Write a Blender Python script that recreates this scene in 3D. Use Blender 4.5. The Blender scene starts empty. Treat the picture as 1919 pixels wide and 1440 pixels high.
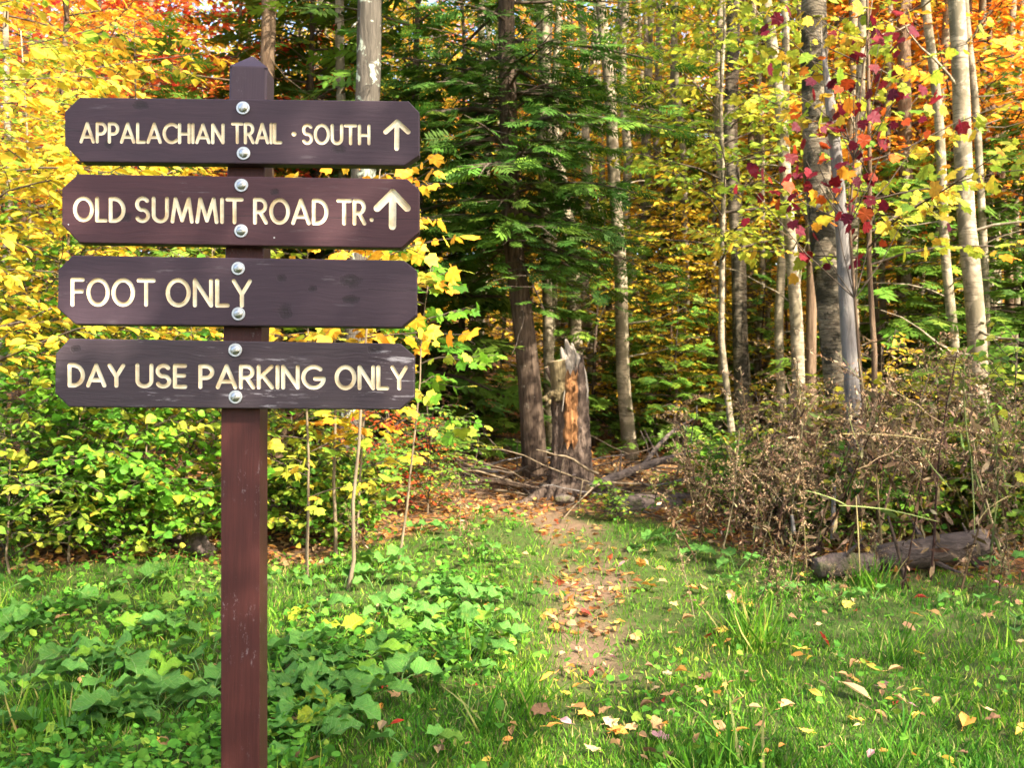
import bpy, bmesh, math, random
import numpy as np
from mathutils import Vector, Matrix

# ---------------------------------------------------------------- camera, sky, sun, exposure
scene = bpy.context.scene
col = scene.collection
FPX, CX, CY = 1844.0, 959.5, 720.0
CAM = Vector((0.0, 0.0, 1.45))
PITCH = math.radians(0.62)
cam_data = bpy.data.cameras.new('camera')
cam_data.sensor_width = 36.0
cam_data.lens = 36.0 * FPX / 1919.0
cam_data.clip_start = 0.05
cam_data.clip_end = 600.0
cam_data.dof.use_dof = True
cam_data.dof.focus_distance = 2.9
cam_data.dof.aperture_fstop = 7.5
cam = bpy.data.objects.new('camera', cam_data)
cam.location = CAM
cam.rotation_euler = (math.radians(90) - PITCH, 0, 0)
col.objects.link(cam)
scene.camera = cam

SUN_EL = math.radians(38)
SUN_AZ = math.radians(136)          # clockwise from +Y: the sun stands to the right and behind the camera
world = bpy.data.worlds.new('World')
scene.world = world
world.use_nodes = True
wn = world.node_tree
for n in list(wn.nodes):
    wn.nodes.remove(n)
sky_n = wn.nodes.new('ShaderNodeTexSky')
sky_n.sky_type = 'NISHITA'
sky_n.sun_disc = False
sky_n.sun_elevation = SUN_EL
sky_n.sun_rotation = SUN_AZ
sky_n.air_density = 1.0
sky_n.dust_density = 3.5
sky_n.ozone_density = 0.6
bg_n = wn.nodes.new('ShaderNodeBackground')
bg_n.inputs['Strength'].default_value = 0.15
out_n = wn.nodes.new('ShaderNodeOutputWorld')
wn.links.new(sky_n.outputs[0], bg_n.inputs[0])
wn.links.new(bg_n.outputs[0], out_n.inputs[0])

sun_data = bpy.data.lights.new('sun', 'SUN')
sun_data.energy = 3.6
sun_data.angle = math.radians(0.53)
sun_data.color = (1.0, 0.92, 0.76)
sun = bpy.data.objects.new('sun', sun_data)
sd = Vector((math.sin(SUN_AZ) * math.cos(SUN_EL), math.cos(SUN_AZ) * math.cos(SUN_EL), math.sin(SUN_EL)))
sun.rotation_euler = sd.to_track_quat('Z', 'Y').to_euler()
sun.location = (20, -10, 20)
col.objects.link(sun)

scene.view_settings.view_transform = 'Standard'
scene.view_settings.look = 'None'
scene.view_settings.exposure = 2.22
scene.view_settings.gamma = 1.0
scene.view_settings.use_curve_mapping = False
cy = scene.cycles
cy.max_bounces = 7
cy.diffuse_bounces = 4
cy.glossy_bounces = 2
cy.transmission_bounces = 5
cy.transparent_max_bounces = 4
cy.caustics_reflective = False
cy.caustics_refractive = False
cy.sample_clamp_indirect = 6.0

# ---------------------------------------------------------------- helpers
FWD = Vector((0, math.cos(PITCH), -math.sin(PITCH)))
UPV = Vector((0, math.sin(PITCH), math.cos(PITCH)))
RGT = Vector((1, 0, 0))


def ray(px, py):
    return FWD + RGT * ((px - CX) / FPX) + UPV * ((CY - py) / FPX)


def at(px, py, depth):
    d = ray(px, py)
    return CAM + d * (depth / d.y)


def smooth01(t):
    t = np.clip(t, 0, 1)
    return t * t * (3 - 2 * t)


_GY = np.array([-60, 0, 3.4, 6, 7.5, 9, 11, 13, 18, 30, 60, 140.])
_GZ = np.array([0, 0, 0, .12, .23, .35, .45, .53, .77, 1.25, 4.2, 17.0])


def path_x(y):
    return np.interp(y, [2, 4, 5, 6, 7.1, 7.8, 8.6, 9.4, 11, 13, 18], [.42, .42, .40, .44, .52, .40, .10, -.35, -1.1, -1.6, -2.0])


def G(x, y):
    x = np.asarray(x, float)
    y = np.asarray(y, float)
    z = 0
    for o in (-.6, -.3, 0, .3, .6):
        z = z + np.interp(y + o * np.clip(y / 6, .5, 3), _GY, _GZ) / 5
    z = z + .022 * np.sin(1.7 * x + .6 * y) * np.cos(1.3 * y - .4 * x) + .012 * np.sin(4.1 * x - 2.3 * y + 1) + .007 * np.sin(7.7 * x + 6.1 * y)
    d = np.abs(x - path_x(y))
    near = smooth01((14 - y) / 5)
    z = z - .035 * np.exp(-(d / .33) ** 2) * near
    z = z + .10 * smooth01((np.abs(x - .2) - 1.2) / 2.5) * smooth01((y - 5) / 3) * near
    far = smooth01((y - 12) / 10)
    z = z + far * (.22 * np.sin(.31 * x + .5) * np.cos(.23 * y) + .12 * np.sin(.83 * x - .61 * y))
    return z


def g(x, y):
    return float(G(x, y))


def tag(o, label=None, cat=None, group=None, kind=None):
    if label:
        o['label'] = label
    if cat:
        o['category'] = cat
    if group:
        o['group'] = group
    if kind:
        o['kind'] = kind
    return o


def empty(name, loc=(0, 0, 0), rz=0.0):
    o = bpy.data.objects.new(name, None)
    o.empty_display_size = .1
    o.location = loc
    o.rotation_euler = (0, 0, rz)
    col.objects.link(o)
    return o


def link(name, me, parent=None, loc=None):
    o = bpy.data.objects.new(name, me)
    col.objects.link(o)
    if parent is not None:
        o.parent = parent
    if loc is not None:
        o.location = loc
    return o


def kids(o):
    return [c for c in ALLKIDS.get(o.name, [])]


def copy_tree(o, parent=None):
    c = o.copy()
    col.objects.link(c)
    c.parent = parent
    for ch in list(o.children):
        copy_tree(ch, c)
    return c


_JIT = np.random.default_rng(1)


class Acc:
    """collects numpy geometry and turns it into one mesh"""

    def __init__(self):
        self.v, self.q, self.t, self.c, self.qm, self.tm, self.n = [], [], [], [], [], [], 0

    def add(self, V, q=None, t=None, c=None, m=0):
        V = np.asarray(V, float)
        if q is not None and len(q):
            self.q.append(np.asarray(q, int) + self.n)
            self.qm.append(np.full(len(q), m))
        if t is not None and len(t):
            self.t.append(np.asarray(t, int) + self.n)
            self.tm.append(np.full(len(t), m))
        self.v.append(V)
        if c is None:
            c = (1, 1, 1)
        c = np.asarray(c, float)
        if c.ndim == 1:
            c = np.repeat(c[None], len(V), 0)
        self.c.append(c)
        self.n += len(V)

    def leaves(self, tmpl, pos, d, nrm, size, colr):
        tv, tq, tt = tmpl
        pos = np.asarray(pos, float)
        n = len(pos)
        if n == 0:
            return
        d = np.asarray(d, float)
        d = d / (np.linalg.norm(d, axis=1, keepdims=True) + 1e-9)
        nrm = np.asarray(nrm, float)
        xx = np.cross(d, nrm)
        xx = xx / (np.linalg.norm(xx, axis=1, keepdims=True) + 1e-9)
        zz = np.cross(xx, d)
        size = np.broadcast_to(np.asarray(size, float), (n,))[:, None, None]
        V = pos[:, None] + size * (tv[None, :, 0:1] * xx[:, None] + tv[None, :, 1:2] * d[:, None] + tv[None, :, 2:3] * zz[:, None])
        k = len(tv)
        off = (np.arange(n) * k)[:, None, None]
        q = (tq[None] + off).reshape(-1, 4) if len(tq) else None
        t = (tt[None] + off).reshape(-1, 3) if len(tt) else None
        cc = np.repeat(np.asarray(colr, float), k, 0)
        if k > 5:
            cc = cc * (1 + .16 * _JIT.standard_normal((len(cc), 1))) * (1 + .05 * _JIT.standard_normal((len(cc), 3)))
        self.add(V.reshape(-1, 3), q, t, cc.clip(.003, .95))

    def tube(self, pts, rad, sides=6, c=None, cap=True, jit=0, rng=None, m=0, flat=1.0):
        P = np.asarray(pts, float)
        n = len(P)
        R = np.broadcast_to(np.asarray(rad, float), (n,))
        T = np.gradient(P, axis=0)
        T /= np.linalg.norm(T, axis=1, keepdims=True) + 1e-9
        a = np.array([1., 0, 0]) if abs(T[0, 0]) < .8 else np.array([0, 1., 0])
        u = np.cross(T, a)
        u /= np.linalg.norm(u, axis=1, keepdims=True) + 1e-9
        w = np.cross(T, u)
        th = np.linspace(0, 2 * np.pi, sides, endpoint=False)
        rr = np.repeat(R[:, None], sides, 1)
        if jit and rng is not None:
            rr = rr * (1 + jit * rng.standard_normal((n, sides)))
        V = P[:, None] + rr[..., None] * (np.cos(th)[None, :, None] * u[:, None] + flat * np.sin(th)[None, :, None] * w[:, None])
        i = np.arange(n - 1)[:, None] * sides
        j = np.arange(sides)[None]
        jn = (j + 1) % sides
        q = np.stack([i + j, i + jn, i + sides + jn, i + sides + j], -1).reshape(-1, 4)
        V = V.reshape(-1, 3)
        t = None
        if cap:
            V = np.vstack([V, P[:1], P[-1:]])
            b, e = n * sides, n * sides + 1
            j = np.arange(sides)
            jn = (j + 1) % sides
            t = np.vstack([np.stack([np.full(sides, b), jn, j], -1), np.stack([np.full(sides, e), (n - 1) * sides + j, (n - 1) * sides + jn], -1)])
        self.add(V, q, t, c, m)

    def mesh(self, name, mats, smooth=False):
        me = bpy.data.meshes.new(name)
        V = np.vstack(self.v) if self.v else np.zeros((0, 3))
        q = np.vstack(self.q) if self.q else np.zeros((0, 4), int)
        t = np.vstack(self.t) if self.t else np.zeros((0, 3), int)
        loops = np.concatenate([q.ravel(), t.ravel()]).astype(np.int32)
        starts = np.concatenate([np.arange(len(q)) * 4, len(q) * 4 + np.arange(len(t)) * 3]).astype(np.int32)
        me.vertices.add(len(V))
        me.vertices.foreach_set('co', V.astype(np.float32).ravel())
        me.loops.add(len(loops))
        me.loops.foreach_set('vertex_index', loops)
        me.polygons.add(len(starts))
        me.polygons.foreach_set('loop_start', starts)
        if not isinstance(mats, (list, tuple)):
            mats = [mats]
        for m in mats:
            me.materials.append(m)
        mi = np.concatenate(self.qm + self.tm).astype(np.int32) if (self.qm or self.tm) else np.zeros(0, np.int32)
        me.polygons.foreach_set('material_index', mi)
        me.polygons.foreach_set('use_smooth', np.full(len(starts), smooth))
        me.update(calc_edges=True)
        ca = me.color_attributes.new('tint', 'FLOAT_COLOR', 'POINT')
        C = np.ones((len(V), 4), np.float32)
        C[:, :3] = np.vstack(self.c)
        ca.data.foreach_set('color', C.ravel())
        return me

    def build(self, name, mats, parent=None, loc=None, smooth=False):
        return link(name, self.mesh(name, mats, smooth), parent, loc)


# ---------------------------------------------------------------- materials
def new_mat(name):
    m = bpy.data.materials.new(name)
    m.use_nodes = True
    nt = m.node_tree
    for n in list(nt.nodes):
        nt.nodes.remove(n)
    out = nt.nodes.new('ShaderNodeOutputMaterial')
    return m, nt, out


def nd(nt, typ, ins=None, **props):
    n = nt.nodes.new(typ)
    for k, v in props.items():
        setattr(n, k, v)
    for k, v in (ins or {}).items():
        s = n.inputs[k]
        if isinstance(v, bpy.types.NodeSocket):
            nt.links.new(v, s)
        else:
            s.default_value = v
    return n


def rgb(c):
    return (c[0], c[1], c[2], 1.0)


def mixc(nt, fac, a, b, mode='MIX'):
    n = nt.nodes.new('ShaderNodeMix')
    n.data_type = 'RGBA'
    n.blend_type = mode
    n.clamp_factor = True
    for s, v in ((n.inputs[0], fac), (n.inputs[6], a), (n.inputs[7], b)):
        if isinstance(v, bpy.types.NodeSocket):
            nt.links.new(v, s)
        elif isinstance(v, (tuple, list)):
            s.default_value = rgb(v)
        else:
            s.default_value = v
    return n.outputs[2]


def math_n(nt, op, a, b=None, c=None, clamp=False):
    n = nt.nodes.new('ShaderNodeMath')
    n.operation = op
    n.use_clamp = clamp
    for i, v in enumerate((a, b, c)):
        if v is None:
            continue
        if isinstance(v, bpy.types.NodeSocket):
            nt.links.new(v, n.inputs[i])
        else:
            n.inputs[i].default_value = v
    return n.outputs[0]


def ramp(nt, fac, stops, interp='LINEAR'):
    n = nt.nodes.new('ShaderNodeValToRGB')
    n.color_ramp.interpolation = interp
    el = n.color_ramp.elements
    while len(el) < len(stops):
        el.new(.5)
    for e, (p, c) in zip(el, stops):
        e.position = p
        e.color = rgb(c) if isinstance(c, (tuple, list)) else (c, c, c, 1)
    nt.links.new(fac, n.inputs[0])
    return n.outputs[0]


def mapping(nt, vec, scale=(1, 1, 1), loc=(0, 0, 0), rot=(0, 0, 0)):
    return nd(nt, 'ShaderNodeMapping', {'Vector': vec, 'Scale': scale, 'Location': loc, 'Rotation': rot}).outputs[0]


def noise_n(nt, vec, scale, detail=3, rough=.55, dist=0.0):
    return nd(nt, 'ShaderNodeTexNoise', {'Vector': vec, 'Scale': scale, 'Detail': detail, 'Roughness': rough, 'Distortion': dist}).outputs[0]


def leaf_mat(name, trans=.4, rough=.55, spec=.18, use_obj=False, vary=.25):
    m, nt, out = new_mat(name)
    info = nd(nt, 'ShaderNodeObjectInfo')
    att = nd(nt, 'ShaderNodeAttribute', attribute_name='tint').outputs[0]
    c = mixc(nt, 1.0, info.outputs['Color'], att, 'MULTIPLY') if use_obj else att
    v = math_n(nt, 'MULTIPLY_ADD', info.outputs['Random'], vary, 1 - vary / 2)
    geo = nd(nt, 'ShaderNodeNewGeometry')
    blot = noise_n(nt, nd(nt, 'ShaderNodeTexCoord').outputs['Object'], 60, 2)
    v = math_n(nt, 'MULTIPLY', v, math_n(nt, 'MULTIPLY_ADD', blot, .5, .75))
    c = nd(nt, 'ShaderNodeVectorMath', {0: c, 'Scale': v}, operation='SCALE').outputs[0]
    p = nd(nt, 'ShaderNodeBsdfPrincipled', {'Base Color': c, 'Roughness': rough, 'Specular IOR Level': spec})
    tl = nd(nt, 'ShaderNodeBsdfTranslucent', {'Color': c})
    mx = nd(nt, 'ShaderNodeMixShader', {0: trans, 1: p.outputs[0], 2: tl.outputs[0]})
    nt.links.new(mx.outputs[0], out.inputs[0])
    return m


def bark_mat(name, dark, light, scale=(1, 1, .18), freq=22, bump=.6, patch=None, patch_freq=5, patch_lo=.58, band=0.0, rough=.9, moss=None):
    m, nt, out = new_mat(name)
    co = nd(nt, 'ShaderNodeTexCoord').outputs['Object']
    v = mapping(nt, co, scale)
    n1 = noise_n(nt, v, freq, 6, .65, .4)
    n2 = noise_n(nt, co, 4.0, 3)
    c = mixc(nt, ramp(nt, n1, [(.32, 0.0), (.68, 1.0)]), dark, light)
    c = mixc(nt, math_n(nt, 'MULTIPLY', n2, .7), c, tuple(.55 * x for x in dark))
    h = n1
    if band:
        b = noise_n(nt, mapping(nt, co, (3, 3, 26)), 2.2, 4, .7)
        bm = ramp(nt, b, [(.52, 0.0), (.62, 1.0)])
        c = mixc(nt, math_n(nt, 'MULTIPLY', bm, band), c, tuple(.35 * x for x in dark))
    if patch:
        pn = noise_n(nt, co, patch_freq, 5, .65, .6)
        pm = ramp(nt, pn, [(patch_lo, 0.0), (patch_lo + .05, 1.0)])
        c = mixc(nt, pm, c, patch)
    if moss:
        mn = noise_n(nt, co, 7, 5, .7)
        c = mixc(nt, ramp(nt, mn, [(.5, 0.0), (.66, 1.0)]), c, moss)
    bp = nd(nt, 'ShaderNodeBump', {'Height': h, 'Strength': min(1.0, bump), 'Distance': .05 * max(1.0, bump)})
    p = nd(nt, 'ShaderNodeBsdfPrincipled', {'Base Color': c, 'Roughness': rough, 'Specular IOR Level': .2, 'Normal': bp.outputs[0]})
    nt.links.new(p.outputs[0], out.inputs[0])
    return m


M = {}
M['leaf'] = leaf_mat('autumn_leaf', .42)
M['leaf_obj'] = leaf_mat('fallen_leaf_skin', .25, .6, .2, use_obj=True, vary=.4)
M['needle'] = leaf_mat('conifer_needle', .25, .6, .15)
M['grassblade'] = leaf_mat('grass_blade', .35, .6, .12)
M['dry'] = leaf_mat('dry_plant', .2, .8, .1)
M['twig'] = bark_mat('twig_bark', (.05, .035, .025), (.16, .12, .085), bump=.2)
M['twig_pale'] = bark_mat('pale_twig_bark', (.14, .10, .06), (.36, .28, .18), bump=.2)
M['bark_dark'] = bark_mat('furrowed_dark_bark', (.035, .022, .015), (.21, .145, .10), scale=(1, 1, .12), freq=26, bump=1.0, patch=(.24, .20, .15), patch_freq=11, patch_lo=.64)
M['bark_brown'] = bark_mat('brown_bark', (.10, .06, .035), (.28, .19, .12), freq=18, bump=.8)
M['bark_pale'] = bark_mat('pale_smooth_bark', (.21, .165, .105), (.53, .44, .31), scale=(1, 1, .6), freq=9, bump=.25, band=.75, patch=(.15, .125, .08), patch_freq=4.5, patch_lo=.51)
M['bark_birch'] = bark_mat('yellow_birch_bark', (.10, .075, .05), (.34, .28, .20), scale=(.5, .5, 1.6), freq=16, bump=.7, band=.8, patch=(.035, .03, .02), patch_freq=3.2, patch_lo=.50)
M['bark_grey'] = bark_mat('grey_dead_wood', (.13, .115, .105), (.33, .30, .28), freq=24, bump=.5, patch=(.50, .50, .48), patch_freq=38, patch_lo=.66)
M['bark_lichen'] = bark_mat('lichen_bark', (.05, .042, .032), (.17, .145, .115), freq=16, bump=.7, patch=(.34, .38, .30), patch_freq=6, patch_lo=.57)
M['bark_log'] = bark_mat('rotten_log_bark', (.07, .05, .045), (.24, .18, .15), scale=(1, .25, 1), freq=20, bump=.9, moss=(.10, .10, .04))
M['bark_scaly'] = bark_mat('scaly_log_bark', (.05, .038, .032), (.22, .165, .14), scale=(.3, 1, 1), freq=22, bump=1.2)
M['bark_logx'] = bark_mat('fallen_log_bark', (.065, .048, .04), (.25, .19, .155), scale=(.25, 1, 1), freq=16, bump=1.0)
M['cut_wood'] = bark_mat('sawn_wood', (.30, .22, .12), (.55, .42, .26), scale=(1, 1, 1), freq=14, bump=.3)
M['heart'] = bark_mat('exposed_orange_wood', (.20, .075, .025), (.56, .29, .12), scale=(1, 1, .12), freq=26, bump=1.0)
M['weathered'] = bark_mat('silver_weathered_wood', (.20, .165, .13), (.55, .48, .40), scale=(1, 1, .08), freq=40, bump=.8)

# ---------------------------------------------------------------- ground
def vnoise(x, y, s=1.0, seed=0):
    return (np.sin(1.9 * s * x + 1.3 * s * y + seed) * np.cos(1.1 * s * x - 2.3 * s * y + 1.7 * seed) + .6 * np.sin(4.3 * s * x - 3.1 * s * y + 2.1 * seed) * np.cos(3.7 * s * y + 2.9 * s * x)) / 1.6


def soil_amount(x, y):
    d = np.abs(x - path_x(y) + .08 * vnoise(x, y, 2.0, 3))
    w = .19 + .12 * vnoise(y * .5, y * .9, 2.1, 2)
    worn = .34 + .9 * np.exp(-((y - 5.05) / .38) ** 2) + .75 * np.exp(-((y - 6.05) / .40) ** 2) + .5 * smooth01((y - 7.0) / .8)
    return smooth01((w + .14 - d) / .18) * smooth01((y - 4.2) / .7) * np.clip(worn + .45 * vnoise(x, y, 3.1, 6), 0, 1)


def forest_amount(x, y):
    """1 where the grass ends and the leaf-covered forest floor starts"""
    left = np.interp(x, [-6, -3, -1.7, -.9, -.3, .2, .6, 1.1, 1.7, 2.4, 3.5, 6], [6.0, 6.1, 6.4, 6.9, 7.6, 7.7, 7.9, 7.7, 6.6, 6.0, 5.7, 5.6])
    return smooth01((y - left + .25 * vnoise(x, y, 1.6, 5)) / .55)


def build_ground():
    xs = np.unique(np.concatenate([np.linspace(-90, -9, 40), np.linspace(-9, -4.5, 30), np.linspace(-4.5, 5, 190), np.linspace(5, 9, 26), np.linspace(9, 90, 40)]))
    ys = np.unique(np.concatenate([np.linspace(-40, 2, 30), np.linspace(2, 11, 200), np.linspace(11, 24, 70), np.linspace(24, 140, 60)]))
    X, Y = np.meshgrid(xs, ys)
    Z = G(X, Y)
    V = np.stack([X.ravel(), Y.ravel(), Z.ravel()], -1)
    nx, ny = len(xs), len(ys)
    i = np.arange(ny - 1)[:, None] * nx + np.arange(nx - 1)[None]
    q = np.stack([i, i + 1, i + nx + 1, i + nx], -1).reshape(-1, 4)
    f = forest_amount(V[:, 0], V[:, 1])
    s = np.maximum(soil_amount(V[:, 0], V[:, 1]), 0)
    a = Acc()
    a.add(V, q, None, np.stack([f, s, np.zeros_like(f)], -1))
    m, nt, out = new_mat('ground_cover_soil')
    co = nd(nt, 'ShaderNodeTexCoord').outputs['Object']
    att = nd(nt, 'ShaderNodeAttribute', attribute_name='tint')
    sep = nd(nt, 'ShaderNodeSeparateColor', {0: att.outputs[0]})
    n1 = noise_n(nt, co, 9, 5, .7)
    n2 = noise_n(nt, co, 60, 4, .7)
    vor = nd(nt, 'ShaderNodeTexVoronoi', {'Vector': co, 'Scale': 16.0, 'Randomness': 1.0})
    leafc = ramp(nt, nd(nt, 'ShaderNodeSeparateColor', {0: vor.outputs['Color']}).outputs[0],
                 [(0, (.11, .055, .022)), (.25, (.30, .13, .04)), (.5, (.42, .20, .06)), (.72, (.50, .30, .12)), (.86, (.20, .10, .05)), (1, (.55, .40, .10))])
    dirt = mixc(nt, n2, (.075, .046, .029), (.19, .12, .075))
    leafc = mixc(nt, ramp(nt, vor.outputs['Distance'], [(.35, 0.0), (.6, 1.0)]), leafc, (.06, .035, .02))
    leafc = mixc(nt, ramp(nt, n1, [(.4, 0.0), (.62, .75)]), leafc, dirt)
    grass = mixc(nt, n2, (.030, .052, .012), (.085, .115, .028))
    grass = mixc(nt, ramp(nt, n1, [(.5, 0.0), (.7, .8)]), grass, (.11, .08, .04))
    c = mixc(nt, sep.outputs[0], grass, leafc)
    c = mixc(nt, sep.outputs[1], c, mixc(nt, n1, dirt, (.20, .13, .08)))
    h = math_n(nt, 'ADD', math_n(nt, 'MULTIPLY', n2, .6), math_n(nt, 'MULTIPLY', vor.outputs['Distance'], -.5))
    bp = nd(nt, 'ShaderNodeBump', {'Height': h, 'Strength': .7, 'Distance': .03})
    p = nd(nt, 'ShaderNodeBsdfPrincipled', {'Base Color': c, 'Roughness': .95, 'Specular IOR Level': .1, 'Normal': bp.outputs[0]})
    nt.links.new(p.outputs[0], out.inputs[0])
    o = a.build('ground', m, smooth=True)
    tag(o, 'rising forest floor with a grassy verge and a worn dirt trail', None, None, 'structure')


build_ground()

# ---------------------------------------------------------------- the trail sign
def paint_mat(name, base, streak, wear, knots, cracks=(), gloss=.50, axis=0, ws=.0, seed=0.0, purple_from=None):
    """brown outdoor paint over grained timber; knots are (x, z, rx, rz) in the board's own metres"""
    m, nt, out = new_mat(name)
    co = nd(nt, 'ShaderNodeTexCoord').outputs['Object']
    sc = (.05, 1, 1) if axis == 0 else (1, 1, .05)
    # bend the grain round the knots
    off = mapping(nt, co, (1, 1, 1), (seed, seed * .7, seed * 1.3))
    warp = noise_n(nt, off, 5, 2)
    wv = nd(nt, 'ShaderNodeVectorMath', {0: off, 1: nd(nt, 'ShaderNodeCombineXYZ', {0: 0.0, 1: 0.0, 2: math_n(nt, 'MULTIPLY', warp, .05)}).outputs[0]}, operation='ADD').outputs[0]
    grain = noise_n(nt, mapping(nt, wv, sc), 170, 5, .65)
    broad = noise_n(nt, mapping(nt, off, (.25, 1, 1) if axis == 0 else (1, 1, .25)), 14, 3)
    c = mixc(nt, ramp(nt, grain, [(.35, 0.0), (.65, 1.0)]), tuple(.78 * x for x in base), tuple(1.12 * x for x in base))
    c = mixc(nt, math_n(nt, 'MULTIPLY', broad, .6), c, streak)
    h = math_n(nt, 'MULTIPLY', grain, .5)
    sep = nd(nt, 'ShaderNodeSeparateXYZ', {0: co})
    kn = noise_n(nt, off, 55, 4, .7)
    for (kx, kz, rx, rz) in knots:
        ux = math_n(nt, 'DIVIDE', math_n(nt, 'SUBTRACT', sep.outputs[0], kx), rx)
        uz = math_n(nt, 'DIVIDE', math_n(nt, 'SUBTRACT', sep.outputs[2], kz), rz)
        dist = math_n(nt, 'SQRT', math_n(nt, 'ADD', math_n(nt, 'MULTIPLY', ux, ux), math_n(nt, 'MULTIPLY', uz, uz)))
        dist = math_n(nt, 'ADD', dist, math_n(nt, 'MULTIPLY_ADD', kn, 1.9, -1.05))
        ring = math_n(nt, 'MULTIPLY_ADD', math_n(nt, 'SINE', math_n(nt, 'MULTIPLY', dist, 7.0)), .16, .66)
        inside = ramp(nt, dist, [(.75, 1.0), (1.15, 0.0)])
        k = math_n(nt, 'MULTIPLY', inside, ring)
        c = mixc(nt, k, c, (.018, .012, .012))
        h = math_n(nt, 'SUBTRACT', h, math_n(nt, 'MULTIPLY', k, .5))
    for (x0, x1, z0, slope, w) in cracks:
        line = math_n(nt, 'SUBTRACT', sep.outputs[2], math_n(nt, 'MULTIPLY_ADD', sep.outputs[0], slope, z0))
        line = math_n(nt, 'ADD', line, math_n(nt, 'MULTIPLY_ADD', noise_n(nt, mapping(nt, off, (1, .01, .01)), 18, 3), .014, -.007))
        on = math_n(nt, 'LESS_THAN', math_n(nt, 'ABSOLUTE', line), w)
        on = math_n(nt, 'MULTIPLY', on, math_n(nt, 'GREATER_THAN', sep.outputs[0], x0))
        on = math_n(nt, 'MULTIPLY', on, math_n(nt, 'LESS_THAN', sep.outputs[0], x1))
        c = mixc(nt, on, c, (.010, .007, .007))
        h = math_n(nt, 'SUBTRACT', h, math_n(nt, 'MULTIPLY', on, 1.0))
    if purple_from:                                    # colour blends to a purplish tone from this height up
        up = ramp(nt, math_n(nt, 'MULTIPLY_ADD', math_n(nt, 'SUBTRACT', math_n(nt, 'ADD', sep.outputs[2], math_n(nt, 'MULTIPLY', kn, .03)), purple_from), 12.0, .5), [(.3, 0.0), (.7, 1.0)])
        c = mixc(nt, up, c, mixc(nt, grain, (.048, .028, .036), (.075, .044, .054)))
    # rubbed streaks and bird-dropping specks
    wn_ = noise_n(nt, mapping(nt, off, (.10, 1, 1) if axis == 0 else (1, 1, .5)), 95, 5, .75)
    wl = noise_n(nt, off, 7, 3)
    wm = math_n(nt, 'MULTIPLY', ramp(nt, wn_, [(.58, 0.0), (.66, 1.0)]), ramp(nt, wl, [(.47, 0.0), (.66, 1.0)]))
    c = mixc(nt, math_n(nt, 'MULTIPLY', wm, wear), c, (.55, .50, .52))
    sp = nd(nt, 'ShaderNodeTexVoronoi', {'Vector': off, 'Scale': 36.0})
    spr = nd(nt, 'ShaderNodeSeparateColor', {0: sp.outputs['Color']})
    sm = math_n(nt, 'MULTIPLY', math_n(nt, 'LESS_THAN', sp.outputs['Distance'], math_n(nt, 'MULTIPLY', spr.outputs[1], .085)), math_n(nt, 'GREATER_THAN', spr.outputs[0], .86))
    c = mixc(nt, math_n(nt, 'MULTIPLY', sm, .8), c, (.62, .62, .62))
    bp = nd(nt, 'ShaderNodeBump', {'Height': h, 'Strength': .35 + ws, 'Distance': .004})
    p = nd(nt, 'ShaderNodeBsdfPrincipled', {'Base Color': c, 'Roughness': math_n(nt, 'MULTIPLY_ADD', grain, .2, gloss), 'Specular IOR Level': .3, 'Normal': bp.outputs[0]})
    nt.links.new(p.outputs[0], out.inputs[0])
    return m


def metal_mat(name, c, rough, metallic=1.0):
    m, nt, out = new_mat(name)
    co = nd(nt, 'ShaderNodeTexCoord').outputs['Object']
    n = noise_n(nt, co, 260, 3)
    cc = mixc(nt, n, tuple(.8 * x for x in c), c)
    p = nd(nt, 'ShaderNodeBsdfPrincipled', {'Base Color': cc, 'Roughness': math_n(nt, 'MULTIPLY_ADD', n, .2, rough - .1), 'Metallic': metallic})
    nt.links.new(p.outputs[0], out.inputs[0])
    return m


def routed_mat():
    m, nt, out = new_mat('routed_cream_paint')
    co = nd(nt, 'ShaderNodeTexCoord').outputs['Object']
    n = noise_n(nt, co, 120, 4, .7)
    n2 = noise_n(nt, co, 22, 3)
    c = mixc(nt, n, (.82, .70, .48), (.95, .87, .68))
    c = mixc(nt, ramp(nt, n2, [(.42, 0.0), (.66, .85)]), c, (.58, .44, .25))
    bp = nd(nt, 'ShaderNodeBump', {'Height': n, 'Strength': .4, 'Distance': .002})
    p = nd(nt, 'ShaderNodeBsdfPrincipled', {'Base Color': c, 'Roughness': .75, 'Normal': bp.outputs[0]})
    nt.links.new(p.outputs[0], out.inputs[0])
    return m


def arc(cx, cy, rx, ry, a0, a1, n=14):
    return [(cx + rx * math.cos(math.radians(a0 + (a1 - a0) * i / n)), cy + ry * math.sin(math.radians(a0 + (a1 - a0) * i / n))) for i in range(n + 1)]


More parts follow.
